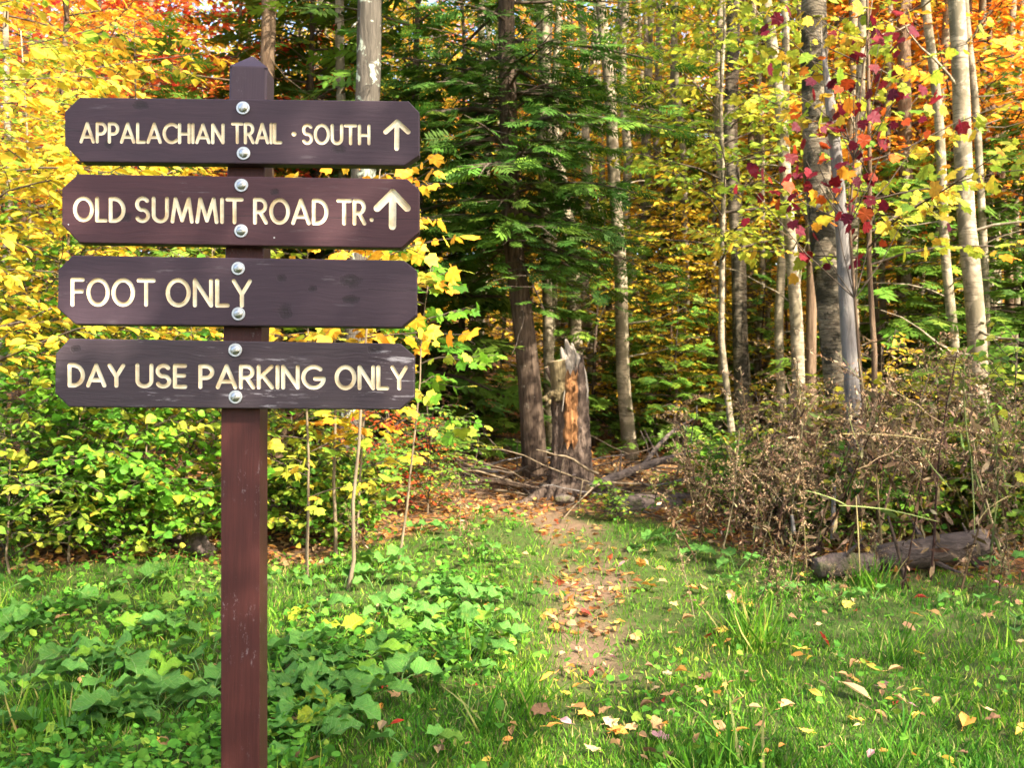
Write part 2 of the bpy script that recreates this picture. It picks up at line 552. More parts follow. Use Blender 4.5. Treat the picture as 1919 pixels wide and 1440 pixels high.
GLYPH = {
    'A': (.74, [[(0, 0), (.37, 1)], [(.37, 1), (.74, 0)], [(.12, .27), (.62, .27)]]),
    'P': (.50, [[(0, 0), (0, 1)], [(0, 1), (.22, 1)] + arc(.22, .72, .28, .28, 80, -80)[0:] + [(.22, .44), (0, .44)]]),
    'R': (.52, [[(0, 0), (0, 1)], [(0, 1), (.22, 1)] + arc(.22, .73, .27, .27, 80, -80) + [(.22, .46), (0, .46)], [(.24, .46), (.52, 0)]]),
    'L': (.40, [[(0, 1), (0, 0)], [(0, 0), (.40, 0)]]),
    'C': (.70, [arc(.46, .5, .46, .5, 48, 312, 22)]),
    'H': (.58, [[(0, 0), (0, 1)], [(.58, 0), (.58, 1)], [(0, .47), (.58, .47)]]),
    'I': (.0, [[(0, 0), (0, 1)]]),
    'N': (.62, [[(0, 0), (0, 1)], [(0, 1), (.62, 0)], [(.62, 0), (.62, 1)]]),
    'T': (.62, [[(0, 1), (.62, 1)], [(.31, 1), (.31, 0)]]),
    'S': (.50, [arc(.26, .74, .24, .26, 35, 200, 12)[:-1] + arc(.26, .74, .24, .26, 200, 268, 5)[:-1] + arc(.25, .25, .25, .25, 85, -150, 16)]),
    'O': (.80, [arc(.40, .5, .40, .5, 0, 360, 32)]),
    'U': (.58, [[(0, 1), (0, .3)] + arc(.29, .29, .29, .29, 178, 362, 14)[0:] + [(.58, .3), (.58, 1)]]),
    'D': (.60, [[(0, 0), (0, 1)], [(0, 1), (.16, 1)] + arc(.16, .5, .44, .5, 84, -84, 18) + [(.16, 0), (0, 0)]]),
    'M': (.84, [[(0, 0), (.13, 1)], [(.13, 1), (.42, .06)], [(.42, .06), (.71, 1)], [(.71, 1), (.84, 0)]]),
    'F': (.42, [[(0, 0), (0, 1)], [(0, 1), (.42, 1)], [(0, .53), (.38, .53)]]),
    'E': (.42, [[(0, 0), (0, 1)], [(0, 1), (.42, 1)], [(0, .53), (.38, .53)], [(0, 0), (.42, 0)]]),
    'Y': (.62, [[(0, 1), (.31, .45)], [(.62, 1), (.31, .45)], [(.31, .45), (.31, 0)]]),
    'K': (.56, [[(0, 0), (0, 1)], [(.54, 1), (.02, .44)], [(.16, .58), (.56, 0)]]),
    'G': (.78, [arc(.44, .5, .44, .5, 50, 345, 24), [(.50, .43), (.86, .43)]]),
}


def capsule_tube(pts, hw, depth, closed=False, sides=12):
    """closed cutter: a tube of elliptical section round a line in the board's face plane (x, z); y is depth"""
    P = np.array([(p[0], 0, p[1]) for p in pts], float)
    V, F = [], []
    th = np.linspace(0, 2 * math.pi, sides, endpoint=False)
    if closed:
        P = P[:-1]
        n = len(P)
        T = np.roll(P, -1, 0) - np.roll(P, 1, 0)
        ws = np.ones(n)
        Q = P
    else:
        T = np.gradient(P, axis=0)
        t0 = P[0] - P[1]
        t0 /= np.linalg.norm(t0)
        t1 = P[-1] - P[-2]
        t1 /= np.linalg.norm(t1)
        es = [math.sin(math.radians(a)) for a in (78, 55, 28)]
        cs = [math.cos(math.radians(a)) for a in (78, 55, 28)]
        Q = np.vstack([[P[0] + t0 * hw * s for s in es], P, [P[-1] + t1 * hw * s for s in es[::-1]]])
        T = np.vstack([[T[0]] * 3, T, [T[-1]] * 3])
        ws = np.concatenate([cs, np.ones(len(P)), cs[::-1]])
    T = T / np.linalg.norm(T, axis=1, keepdims=True)
    S = np.cross(T, np.array([0, 1., 0]))
    n = len(Q)
    for i in range(n):
        for a in th:
            ca, sa = math.cos(a), math.sin(a)
            V.append(Q[i] + S[i] * hw * ws[i] * math.copysign(abs(ca) ** .7, ca) + np.array([0, 1., 0]) * depth * ws[i] * math.copysign(abs(sa) ** .6, sa))
    m = n if closed else n - 1
    for i in range(m):
        a, b = i * sides, ((i + 1) % n) * sides
        for j in range(sides):
            k = (j + 1) % sides
            F.append((a + j, a + k, b + k, b + j))
    if not closed:
        F.append(tuple(range(sides))[::-1])
        F.append(tuple((n - 1) * sides + j for j in range(sides)))
    bm = bmesh.new()
    vs = [bm.verts.new(v) for v in V]
    for f in F:
        bm.faces.new([vs[i] for i in f])
    bmesh.ops.recalc_face_normals(bm, faces=bm.faces)
    return bm


def build_sign():
    D = 2.30                                     # depth of the post's front face
    base_c = at(449, 700, D)
    root = empty('trail_sign', (0, 0, 0))
    # frame of the sign: leaning back a little, slightly turned and rolled
    Rm = Matrix.Rotation(math.radians(2.2), 3, 'Z') @ Matrix.Rotation(math.radians(-3.4), 3, 'X') @ Matrix.Rotation(math.radians(.95), 3, 'Y')
    ex, ey, ez = Rm @ Vector((1, 0, 0)), Rm @ Vector((0, 1, 0)), Rm @ Vector((0, 0, 1))
    # foot of the post on the ground
    foot = base_c - ez * (base_c.z / ez.z)
    foot.z = g(foot.x, foot.y) - .02
    root.matrix_world = Matrix.Translation(foot) @ Rm.to_4x4()
    TH = .036
    o_face = base_c - ey * (TH + .001)           # origin of the boards' front plane

    def loc_plane(px, py, origin):
        d = ray(px, py)
        t = (origin - CAM).dot(ey) / d.dot(ey)
        p = CAM + d * t - foot
        return p.dot(ex), p.dot(ez)
    yf = (o_face - foot).dot(ey)
    yp = (base_c - foot).dot(ey)
    # post
    xl, _ = loc_plane(414, 900, base_c)
    xr, _ = loc_plane(486, 900, base_c)
    xtl, _ = loc_plane(428.5, 170, base_c)
    _, zt = loc_plane(465, 124, base_c)
    _, zp = loc_plane(465, 100, base_c)
    pm = paint_mat('post_paint', (.082, .021, .017), (.058, .017, .014), .3, [], gloss=.40, axis=2, seed=2.1, purple_from=zt - .10)
    xc, w = (xl + xr) / 2, (xr - xl)
    xct = xtl + w / 2
    bm = bmesh.new()
    hw = w / 2
    rings = []
    xa, za = loc_plane(413.5, 1420, base_c)
    xb, zb = loc_plane(414.5, 800, base_c)
    xa, xb = xa + hw, xb + hw
    for z, cx in ((-.35, xa - (xb - xa) / (zb - za) * (za + .35)), (zb, xb), (zt, xct)):
        rings.append([bm.verts.new((cx + sx * hw, yp + hw + sy * hw, z)) for sx, sy in ((-1, -1), (1, -1), (1, 1), (-1, 1))])
    apex = bm.verts.new((xct, yp + hw, zt + .042))
    for i in range(4):
        j = (i + 1) % 4
        for k in (0, 1):
            bm.faces.new((rings[k][i], rings[k][j], rings[k + 1][j], rings[k + 1][i]))
        bm.faces.new((rings[2][i], rings[2][j], apex))
    bm.faces.new(rings[0][::-1])
    es = [e for e in bm.edges if abs(e.verts[0].co.z - e.verts[1].co.z) > .5]
    bmesh.ops.bevel(bm, geom=es, offset=.006, segments=3, profile=.5, affect='EDGES')
    es = [e for e in bm.edges if min(v.co.z for v in e.verts) > zt - .004 and max(v.co.z for v in e.verts) < zt + .004]
    bmesh.ops.bevel(bm, geom=es, offset=.003, segments=2, profile=.5, affect='EDGES')
    bmesh.ops.recalc_face_normals(bm, faces=bm.faces)
    me = bpy.data.meshes.new('post')
    bm.to_mesh(me)
    me.materials.append(pm)
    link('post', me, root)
    post = root.children[0]
    post['label'] = 'square red brown painted timber post with pyramid top'

    cream = routed_mat()
    boards = [
        dict(out=[(149, 182), (766, 189), (785.5, 210), (785.5, 291), (758, 310), (152, 303), (121, 271), (121, 209)],
             words=[('APPALACHIAN', 152, 418, 231, 265.5, 234, 267), ('TRAIL', 436, 526, 232, 267, 233, 267), ('SOUTH', 568.5, 691.5, 234, 268, 236, 269)],
             dots=[(551, 251, 4.2)], arrow=((744, 228), (723, 247), (765, 247), (743.5, 278)), hw=3.6, ahw=5.0,
             bolts=[(455.5, 202.5, 8), (456.5, 287.5, 5)], base=(.056, .031, .040), streak=(.044, .027, .037), wear=.13,
             knots=[(262, 197, 15, 8), (204, 270, 8, 9), (634, 279, 14, 8)], cracks=[(117, 160, 245, 246, .9)], seed=0.3,
             label='uppermost purple brown board lettered APPALACHIAN TRAIL SOUTH with an up arrow'),
        dict(out=[(146, 326), (763, 335), (785.5, 355), (785.5, 436), (752, 465), (148, 455), (115.5, 421), (116, 353)],
             words=[('OLD', 140.5, 231.5, 371.5, 412, 373, 414), ('SUMMIT', 256, 453, 371.5, 414, 374, 416.5), ('ROAD', 478, 612, 374, 417, 376, 418.5), ('TR', 634, 683, 376, 418.5, 377, 419)],
             dots=[(696.5, 412, 3.6)], arrow=((736, 361), (707, 390), (763, 390), (735.5, 424)), hw=4.3, ahw=7.6,
             bolts=[(452.5, 347.5, 60), (452, 433, 75)], base=(.070, .027, .030), streak=(.054, .023, .030), wear=.13,
             knots=[(232, 406, 14, 9), (398, 384, 9, 10), (514, 360, 9, 6)], cracks=[(420, 790, 404, 410, 1.0)], seed=1.7,
             label='second board down, reddish brown, lettered OLD SUMMIT ROAD TR. with an up arrow'),
        dict(out=[(136, 478.5), (757, 488), (781, 507), (781, 591), (752, 614), (141, 608), (107.5, 578), (109, 505)],
             words=[('FOOT', 136, 288, 524, 571, 526, 571), ('ONLY', 314.5, 468.5, 525, 572, 527, 573)],
             dots=[], arrow=None, hw=4.5, ahw=5.0,
             bolts=[(446.5, 503.5, 40), (447, 588.5, 60)], base=(.054, .031, .040), streak=(.043, .026, .037), wear=.13,
             knots=[(657, 527, 18, 12), (657, 562, 14, 9), (586, 541, 9, 6), (535, 585, 12, 14), (528, 522, 9, 7)], cracks=[(690, 790, 542, 546, .9)], seed=3.9,
             label='third board down, purple brown with knots, lettered FOOT ONLY'),
        dict(out=[(130, 634.5), (751, 644), (776.5, 667), (776.5, 745), (749, 768), (129, 763), (102.5, 737), (104, 663)],
             words=[('DAY', 130.5, 231, 684.5, 722.5, 685.5, 723), ('USE', 257.5, 347, 685, 724, 686, 725), ('PARKING', 375.5, 603, 686.5, 725.5, 688, 727), ('ONLY', 631, 761, 688, 727.5, 689, 728)],
             dots=[], arrow=None, hw=4.5, ahw=5.0,
             bolts=[(441, 656.5, 40), (441.5, 744.5, 40)], base=(.050, .030, .037), streak=(.062, .052, .055), wear=.75,
             knots=[(702, 655, 14, 7), (142, 655, 9, 6)], cracks=[(690, 790, 671, 681, .9), (104, 170, 676, 678, .7)], seed=6.2,
             label='lowest board, weathered with pale scratches, lettered DAY USE PARKING ONLY'),
    ]
    px_m = D / FPX
    wash_m = metal_mat('washer_zinc', (.68, .68, .66), .5)
    head_m = metal_mat('bolt_steel', (.60, .59, .56), .34)
    # shared bolt meshes, axis along -y
    def lathe(prof, sides=28):
        bm = bmesh.new()
        prev = None
        for (r, y) in prof:
            ring = [bm.verts.new((0, y, 0))] if r < 1e-6 else [bm.verts.new((r * math.cos(2 * math.pi * i / sides), y, r * math.sin(2 * math.pi * i / sides))) for i in range(sides)]
            if prev:
                for i in range(sides):
                    j = (i + 1) % sides
                    if len(ring) == 1:
                        bm.faces.new((prev[i], prev[j], ring[0]))
                    elif len(prev) == 1:
                        bm.faces.new((prev[0], ring[j], ring[i]))
                    else:
                        bm.faces.new((prev[i], prev[j], ring[j], ring[i]))
            prev = ring
        bmesh.ops.recalc_face_normals(bm, faces=bm.faces)
        return bm
    R = 12.4 * px_m
    bm = lathe([(0, .001), (R, .001), (R, -.0016), (R * .96, -.0023), (R * .45, -.0023), (R * .44, -.001), (0, -.001)])
    washer_me = bpy.data.meshes.new('washer')
    bm.to_mesh(washer_me)
    washer_me.materials.append(wash_m)
    r = 8.6 * px_m
    head = lathe([(0, -.0012), (r, -.0012), (r, -.0034), (r * .93, -.0054), (r * .72, -.0074), (r * .4, -.0086), (0, -.009)])
    tmp = bpy.data.meshes.new('bolt_head')
    head.to_mesh(tmp)
    ho = link('bolt_head_cut', tmp)
    bm = bmesh.new()
    bmesh.ops.create_cube(bm, size=1, matrix=Matrix.Translation((0, -.0084, 0)) @ Matrix.Diagonal((.0021, .0036, .1, 1)))
    cme = bpy.data.meshes.new('slot')
    bm.to_mesh(cme)
    co_ = link('slot', cme)
    md = ho.modifiers.new('b', 'BOOLEAN')
    md.operation = 'DIFFERENCE'
    md.solver = 'EXACT'
    md.object = co_
    dg = bpy.context.evaluated_depsgraph_get()
    head_me = bpy.data.meshes.new_from_object(ho.evaluated_get(dg))
    head_me.name = 'bolt_head'
    head_me.materials.clear()
    head_me.materials.append(head_m)
    for p in head_me.polygons:
        p.use_smooth = False
    bpy.data.objects.remove(ho)
    bpy.data.objects.remove(co_)

    for bi, B in enumerate(boards):
        L = lambda px, py: loc_plane(px, py, o_face)
        outl = [L(*p) for p in B['out']]
        bx = sum(p[0] for p in outl) / 8
        bz = sum(p[1] for p in outl) / 8
        bm = bmesh.new()
        fr = [bm.verts.new((x - bx, 0, z - bz)) for x, z in outl]
        bk = [bm.verts.new((x - bx, TH, z - bz)) for x, z in outl]
        bm.faces.new(fr)
        bm.faces.new(bk[::-1])
        for i in range(8):
            j = (i + 1) % 8
            bm.faces.new((fr[i], bk[i], bk[j], fr[j]))
        bmesh.ops.recalc_face_normals(bm, faces=bm.faces)
        es = [e for e in bm.edges if abs(e.verts[0].co.y - e.verts[1].co.y) < 1e-5]
        bmesh.ops.bevel(bm, geom=es, offset=.0026, segments=2, profile=.5, affect='EDGES')
        kn = []
        for (kx, kz, rx, rz) in B['knots']:
            a = L(kx, kz)
            kn.append((a[0] - bx, a[1] - bz, rx * px_m, rz * px_m))
        cr = []
        for (x0, x1, y0, y1, wpx) in B['cracks']:
            a, b = L(x0, y0), L(x1, y1)
            sl = (b[1] - a[1]) / (b[0] - a[0])
            cr.append((a[0] - bx, b[0] - bx, (a[1] - bz) - sl * (a[0] - bx), sl, wpx * px_m * .5))
        bmat = paint_mat('board_paint_%d' % bi, B['base'], B['streak'], B['wear'], kn, cr, seed=B['seed'], ws=.35 if bi == 3 else 0)
        me = bpy.data.meshes.new('board')
        bm.to_mesh(me)
        me.materials.append(bmat)
        me.materials.append(cream)
        bo = link('board', me)
        cutters = []

        def cut(pts, hwid, closed=False):
            cb = capsule_tube(pts, hwid, hwid * .80, closed)
            cm = bpy.data.meshes.new('cutter')
            cb.to_mesh(cm)
            cm.materials.append(bmat)
            cm.materials.append(cream)
            for p in cm.polygons:
                p.material_index = 1
            cutters.append(link('cutter', cm))
        hwm = B['hw'] * px_m * .82
        for (word, x0, x1, yt0, yb0, yt1, yb1) in B['words']:
            gap = .235
            tot = sum(GLYPH[ch][0] for ch in word) + gap * (len(word) - 1)
            tl, bl, tr, br = L(x0, yt0), L(x0, yb0), L(x1, yt1), L(x1, yb1)
            cur = 0.0
            rr = random.Random(word)
            for ch in word:
                wdt, strokes = GLYPH[ch]
                for s in strokes:
                    pp = []
                    for (sx, sz) in s:
                        f = (cur + sx) / tot
                        X = bl[0] + (br[0] - bl[0]) * f + ((tl[0] - bl[0]) * (1 - f) + (tr[0] - br[0]) * f) * sz
                        Z = (bl[1] * (1 - f) + br[1] * f) * (1 - sz) + (tl[1] * (1 - f) + tr[1] * f) * sz
                        pp.append((X - bx, Z - bz))
                    closed = len(s) > 20 and ch == 'O'
                    cut(pp, hwm * rr.uniform(.96, 1.04), closed)
                cur += wdt + gap
        for (dx, dy, dr) in B['dots']:
            a = L(dx, dy)
            cut([(a[0] - bx - .0004, a[1] - bz), (a[0] - bx + .0004, a[1] - bz)], dr * px_m)
        if B['arrow']:
            ap, lf, rt, bt = [(L(*p)[0] - bx, L(*p)[1] - bz) for p in B['arrow']]
            h2 = B['ahw'] * px_m * .9
            cut([ap, lf], h2)
            cut([ap, rt], h2)
            cut([ap, bt], h2)
        for c_ in cutters:
            md = bo.modifiers.new('cut', 'BOOLEAN')
            md.operation = 'DIFFERENCE'
            md.solver = 'MANIFOLD'
            md.object = c_
        dg = bpy.context.evaluated_depsgraph_get()
        dg.update()
        res = bpy.data.meshes.new_from_object(bo.evaluated_get(dg))
        bo.modifiers.clear()
        for c_ in cutters:
            bpy.data.objects.remove(c_)
        # the routed faces become letters, the rest stays the board
        bm = bmesh.new()
        bm.from_mesh(res)
        bm.faces.ensure_lookup_table()
        groove = [f for f in bm.faces if f.material_index == 1]
        seen, islands = set(), []
        for f in groove:
            if f.index in seen:
                continue
            st, isl = [f], []
            seen.add(f.index)
            while st:
                a = st.pop()
                isl.append(a)
                for e in a.edges:
                    for b in e.link_faces:
                        if b.material_index == 1 and b.index not in seen:
                            seen.add(b.index)
                            st.append(b)
            islands.append(isl)
        letters = []
        for isl in islands:
            idx, vs, fs = {}, [], []
            for f in isl:
                ff = []
                for v in f.verts:
                    if v.index not in idx:
                        idx[v.index] = len(vs)
                        vs.append(v.co.copy())
                    ff.append(idx[v.index])
                fs.append(ff)
            if len(fs) < 6:
                continue
            lm = bpy.data.meshes.new('letter')
            lm.from_pydata(vs, [], fs)
            lm.materials.append(cream)
            for p in lm.polygons:
                p.use_smooth = False
            letters.append((min(v.x for v in vs), lm))
        bmesh.ops.delete(bm, geom=groove, context='FACES')
        nm = bpy.data.meshes.new('board')
        bm.to_mesh(nm)
        nm.materials.clear()
        nm.materials.append(bmat)
        for p in nm.polygons:
            p.material_index = 0
            p.use_smooth = False
        bo.data = nm
        bo.parent = root
        bo.location = (bx, yf, bz)
        bo['label'] = B['label']
        for _, lm in sorted(letters, key=lambda t: t[0]):
            link('letter', lm, bo)
        for (px, py, ang) in B['bolts']:
            a = L(px, py)
            b = link('bolt', head_me, root, (a[0], yf - .0004, a[1]))
            b.rotation_euler = (0, math.radians(ang), 0)
            wv = link('washer', washer_me, b)
            wv.rotation_euler = (0, 0, 0)
    tag(root, 'brown wooden trail sign of four lettered boards bolted to a square post', 'trail sign')
    return root


build_sign()

# ---------------------------------------------------------------- leaf shapes (base at origin, blade along +y, top side +z, length 1)
def tmpl(V, q=(), t=()):
    return (np.array(V, float), np.array(q, int).reshape(-1, 4), np.array(t, int).reshape(-1, 3))


T_DIAMOND = tmpl([(0, 0, 0), (.30, .45, .07), (0, 1, -.06), (-.30, .45, .07)], t=[(0, 1, 2), (0, 2, 3)])
T_OVATE = tmpl([(0, 0, 0), (.27, .28, .06), (.25, .62, .05), (0, 1, -.10), (-.25, .62, .05), (-.27, .28, .06), (0, .5, -.02)],
               q=[(0, 1, 2, 6), (0, 6, 4, 5)], t=[(6, 2, 3), (6, 3, 4)])
_mo = [(0, 0), (.22, -.08), (.40, .04), (.60, .20), (.47, .40), (.53, .70), (.31, .68), (.18, .82), (0, 1.05), (-.18, .80), (-.30, .66), (-.52, .72), (-.49, .42), (-.58, .22), (-.42, .03), (-.20, -.06)]
T_MAPLE = tmpl([(0, .38, 0)] + [(x, y, .06 * abs(x) - .10 * max(0, y - .6) - .05 * (abs(x) > .5)) for x, y in _mo],
               t=[(0, i, i % 16 + 1) for i in range(1, 17)])
_ro = [(.5 * math.cos(a), .5 + .5 * math.sin(a)) for a in np.linspace(-1.2, 4.34, 7)]
T_BROAD = tmpl([(x * 1.7, y, z * 1.6) for x, y, z in T_OVATE[0]], T_OVATE[1], T_OVATE[2])
T_ROUND = tmpl([(x, y, .12 * x * x) for x, y in _ro], t=[(0, i, i + 1) for i in range(1, 6)])


def frond_template(pairs=8, w=.035, seed=1):
    """a flat hemlock spray: a rachis with paired needle-clad twiglets, length 1"""
    r = random.Random(seed)
    V, q = [], []

    def strip(a, b, w0, w1):
        d = np.array(b) - np.array(a)
        n = np.array([-d[1], d[0], 0])
        n = n / (np.linalg.norm(n) + 1e-9)
        m = (np.array(a) + np.array(b)) / 2
        k = len(V)
        V.extend([np.array(a) - n * w0 * .6, m - n * w0, np.array(b), m + n * w0])
        q.append((k, k + 1, k + 2, k + 3))
    strip((0, 0, 0), (0, .5, .01), w * .8, w * .8)
    strip((0, .45, .01), (0, 1, -.06), w, w * .7)
    for i in range(pairs):
        y = .08 + .80 * i / pairs
        L = .46 * (1 - .55 * y) * r.uniform(.75, 1.1)
        for s in (-1, 1):
            a = (0, y + r.uniform(-.02, .02), 0)
            b = (s * L * .82, y + L * .62 + r.uniform(-.03, .03), r.uniform(-.09, .01))
            strip(a, b, w * r.uniform(.85, 1.2), w * .5)
    return tmpl(V, q=q)


T_FROND = frond_template(8, .040, 1)
T_FROND_FAR = frond_template(5, .065, 2)

PAL = {
    'yellow': [(5, (.78, .50, .035)), (3, (.85, .60, .07)), (2, (.55, .48, .05)), (1.2, (.74, .36, .03))],
    'gold': [(4, (.76, .42, .03)), (3, (.80, .34, .03)), (2, (.82, .55, .05)), (1, (.50, .42, .05))],
    'ygreen': [(4, (.38, .44, .045)), (3, (.22, .34, .035)), (2, (.66, .52, .05)), (1, (.12, .24, .03))],
    'lime': [(4, (.105, .27, .02)), (3, (.18, .35, .026)), (3, (.06, .17, .018)), (1.0, (.52, .45, .05)), (.3, (.70, .42, .05))],
    'yelmix': [(5, (.76, .50, .035)), (2.5, (.36, .42, .04)), (2, (.85, .60, .07)), (1.4, (.74, .30, .03)), (1, (.16, .30, .03))],
    'green': [(4, (.12, .25, .03)), (3, (.20, .33, .035)), (2, (.08, .18, .03)), (1.2, (.48, .45, .05)), (.4, (.70, .50, .05))],
    'orange': [(4, (.78, .26, .025)), (3, (.82, .38, .03)), (2, (.70, .15, .025)), (1, (.80, .52, .05))],
    'red': [(4, (.62, .07, .03)), (3, (.74, .17, .03)), (2, (.45, .03, .03)), (1, (.80, .35, .04))],
    'crimson': [(5, (.13, .008, .018)), (3, (.21, .012, .018)), (1, (.09, .009, .022)), (1, (.40, .06, .015))],
    'mapleturn': [(4, (.36, .42, .04)), (3, (.60, .50, .05)), (2, (.17, .30, .03)), (1.5, (.74, .30, .03))],
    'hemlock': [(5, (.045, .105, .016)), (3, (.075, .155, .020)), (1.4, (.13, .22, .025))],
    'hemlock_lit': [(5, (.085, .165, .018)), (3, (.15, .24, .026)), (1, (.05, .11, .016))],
    'dead': [(4, (.125, .075, .042)), (3, (.21, .135, .075)), (3, (.06, .037, .024)), (1.5, (.36, .26, .15)), (1, (.15, .18, .05))],
    'seed': [(4, (.34, .22, .12)), (3, (.22, .135, .075)), (2.5, (.50, .36, .21)), (1.5, (.11, .07, .045))],
}


def pick(rng, pal, n):
    ws = np.array([w for w, _ in PAL[pal]], float)
    cs = np.array([c for _, c in PAL[pal]], float)
    i = rng.choice(len(ws), n, p=ws / ws.sum())
    return cs[i] * (1 + .18 * rng.standard_normal((n, 1))).clip(.5, 1.5) * (1 + .06 * rng.standard_normal((n, 3)))


def curve(start, d, L, n, rng, wob=.15, gravity=0.0):
    P = [np.array(start, float)]
    d = np.array(d, float)
    d /= np.linalg.norm(d)
    for i in range(n):
        d = d + wob * rng.standard_normal(3) * .5 + np.array([0, 0, -gravity])
        d /= np.linalg.norm(d)
        P.append(P[-1] + d * L / n)
    return np.array(P)


def along(P, s):
    k = s * (len(P) - 1)
    i = int(min(k, len(P) - 2))
    return P[i] + (P[i + 1] - P[i]) * (k - i), P[i + 1] - P[i]


def leafy_twig(crown, wood, rng, p, d, L, leaf, tm, pal, spread=.9, droop=.25, tilt=.45, wr=.003, gap=.62, wc=None):
    P = curve(p, d, L, 3, rng, .25, .04)
    if wood is not None:
        wood.tube(P, np.linspace(wr, wr * .4, 4), 3, wc, cap=False)
    n = max(3, int(L / (leaf * gap)))
    s = (np.arange(n) + rng.uniform(.2, 1, n)) / n
    k = s * 3
    i = np.minimum(k.astype(int), 2)
    pos = P[i] + (P[i + 1] - P[i]) * (k - i)[:, None]
    t = P[i + 1] - P[i]
    t /= np.linalg.norm(t, axis=1, keepdims=True)
    side = np.where(np.arange(n) % 2 == 0, 1, -1)[:, None]
    lat = np.cross(t, np.array([0, 0, 1.]))
    lat /= np.linalg.norm(lat, axis=1, keepdims=True) + 1e-6
    dd = t * rng.uniform(.3, 1.0, (n, 1)) + side * lat * spread * rng.uniform(.6, 1.1, (n, 1)) + np.array([0, 0, -droop]) * rng.uniform(.2, 1.8, (n, 1))
    nr = np.array([0, 0, 1.]) + tilt * rng.standard_normal((n, 3))
    ws = np.array([w for w, _ in PAL[pal]], float)
    base = np.array([c for _, c in PAL[pal]])[rng.choice(len(ws), p=ws / ws.sum())]
    cs = pick(rng, pal, n) * .6 + base * .4
    crown.leaves(tm, pos, dd, nr, leaf * rng.uniform(.5, 1.25, n), cs)


def grow(seed, H, r0, h0, nb, spread, leaf, pal, tm=T_DIAMOND, bend=.05, sides=7, twig_gap=.2, up=.35, twig_len=.5, droop=.25, tilt=.45, gap=.62, lean=(0, 0), top=.35):
    """a broadleaved tree: trunk tube, branch tubes and a crown of leaves on twigs"""
    rng = np.random.default_rng(seed)
    K = 9
    zz = np.linspace(-.15, H, K)
    wob = np.cumsum(rng.standard_normal((K, 2)) * bend * H / K, 0)
    wob -= wob[0]
    TP = np.stack([wob[:, 0] + lean[0] * zz, wob[:, 1] + lean[1] * zz, zz], -1)
    trunk, wood, crown = Acc(), Acc(), Acc()
    tr = r0 * (1 - .82 * (zz - zz[0]) / (H - zz[0]))
    tr[0] *= 1.25
    trunk.tube(TP, tr, sides)
    for b in range(nb):
        f = (b + rng.uniform(.1, .9)) / nb
        h = h0 + (H * .98 - h0) * f
        p, _ = along(TP, (h - zz[0]) / (H - zz[0]))
        az = b * 2.399 + rng.uniform(-.4, .4)
        e = up + .5 * f * up + rng.uniform(-.15, .15)
        L = spread * (1 - (1 - top) * f) * rng.uniform(.65, 1.15)
        BP = curve(p, (math.cos(az) * math.cos(e), math.sin(az) * math.cos(e), math.sin(e)), L, 5, rng, .18, .05)
        br = max(.004, .42 * r0 * (1 - .8 * f) * min(1, L / spread))
        wood.tube(BP, np.linspace(br, .003, 6), 4, cap=False)
        nt_ = max(3, int(L / twig_gap))
        for k in range(nt_ + 1):
            s = .18 + .82 * k / nt_
            q, td = along(BP, min(s, .999))
            a2 = math.atan2(td[1], td[0]) + (0 if k == nt_ else (1 if k % 2 else -1) * rng.uniform(.5, 1.1))
            tl = twig_len * (1.1 - .5 * s) * rng.uniform(.6, 1.2)
            leafy_twig(crown, wood, rng, q, (math.cos(a2), math.sin(a2), rng.uniform(-.15, .3)), tl, leaf, tm, pal, droop=droop, tilt=tilt, gap=gap)
    return trunk, wood, crown


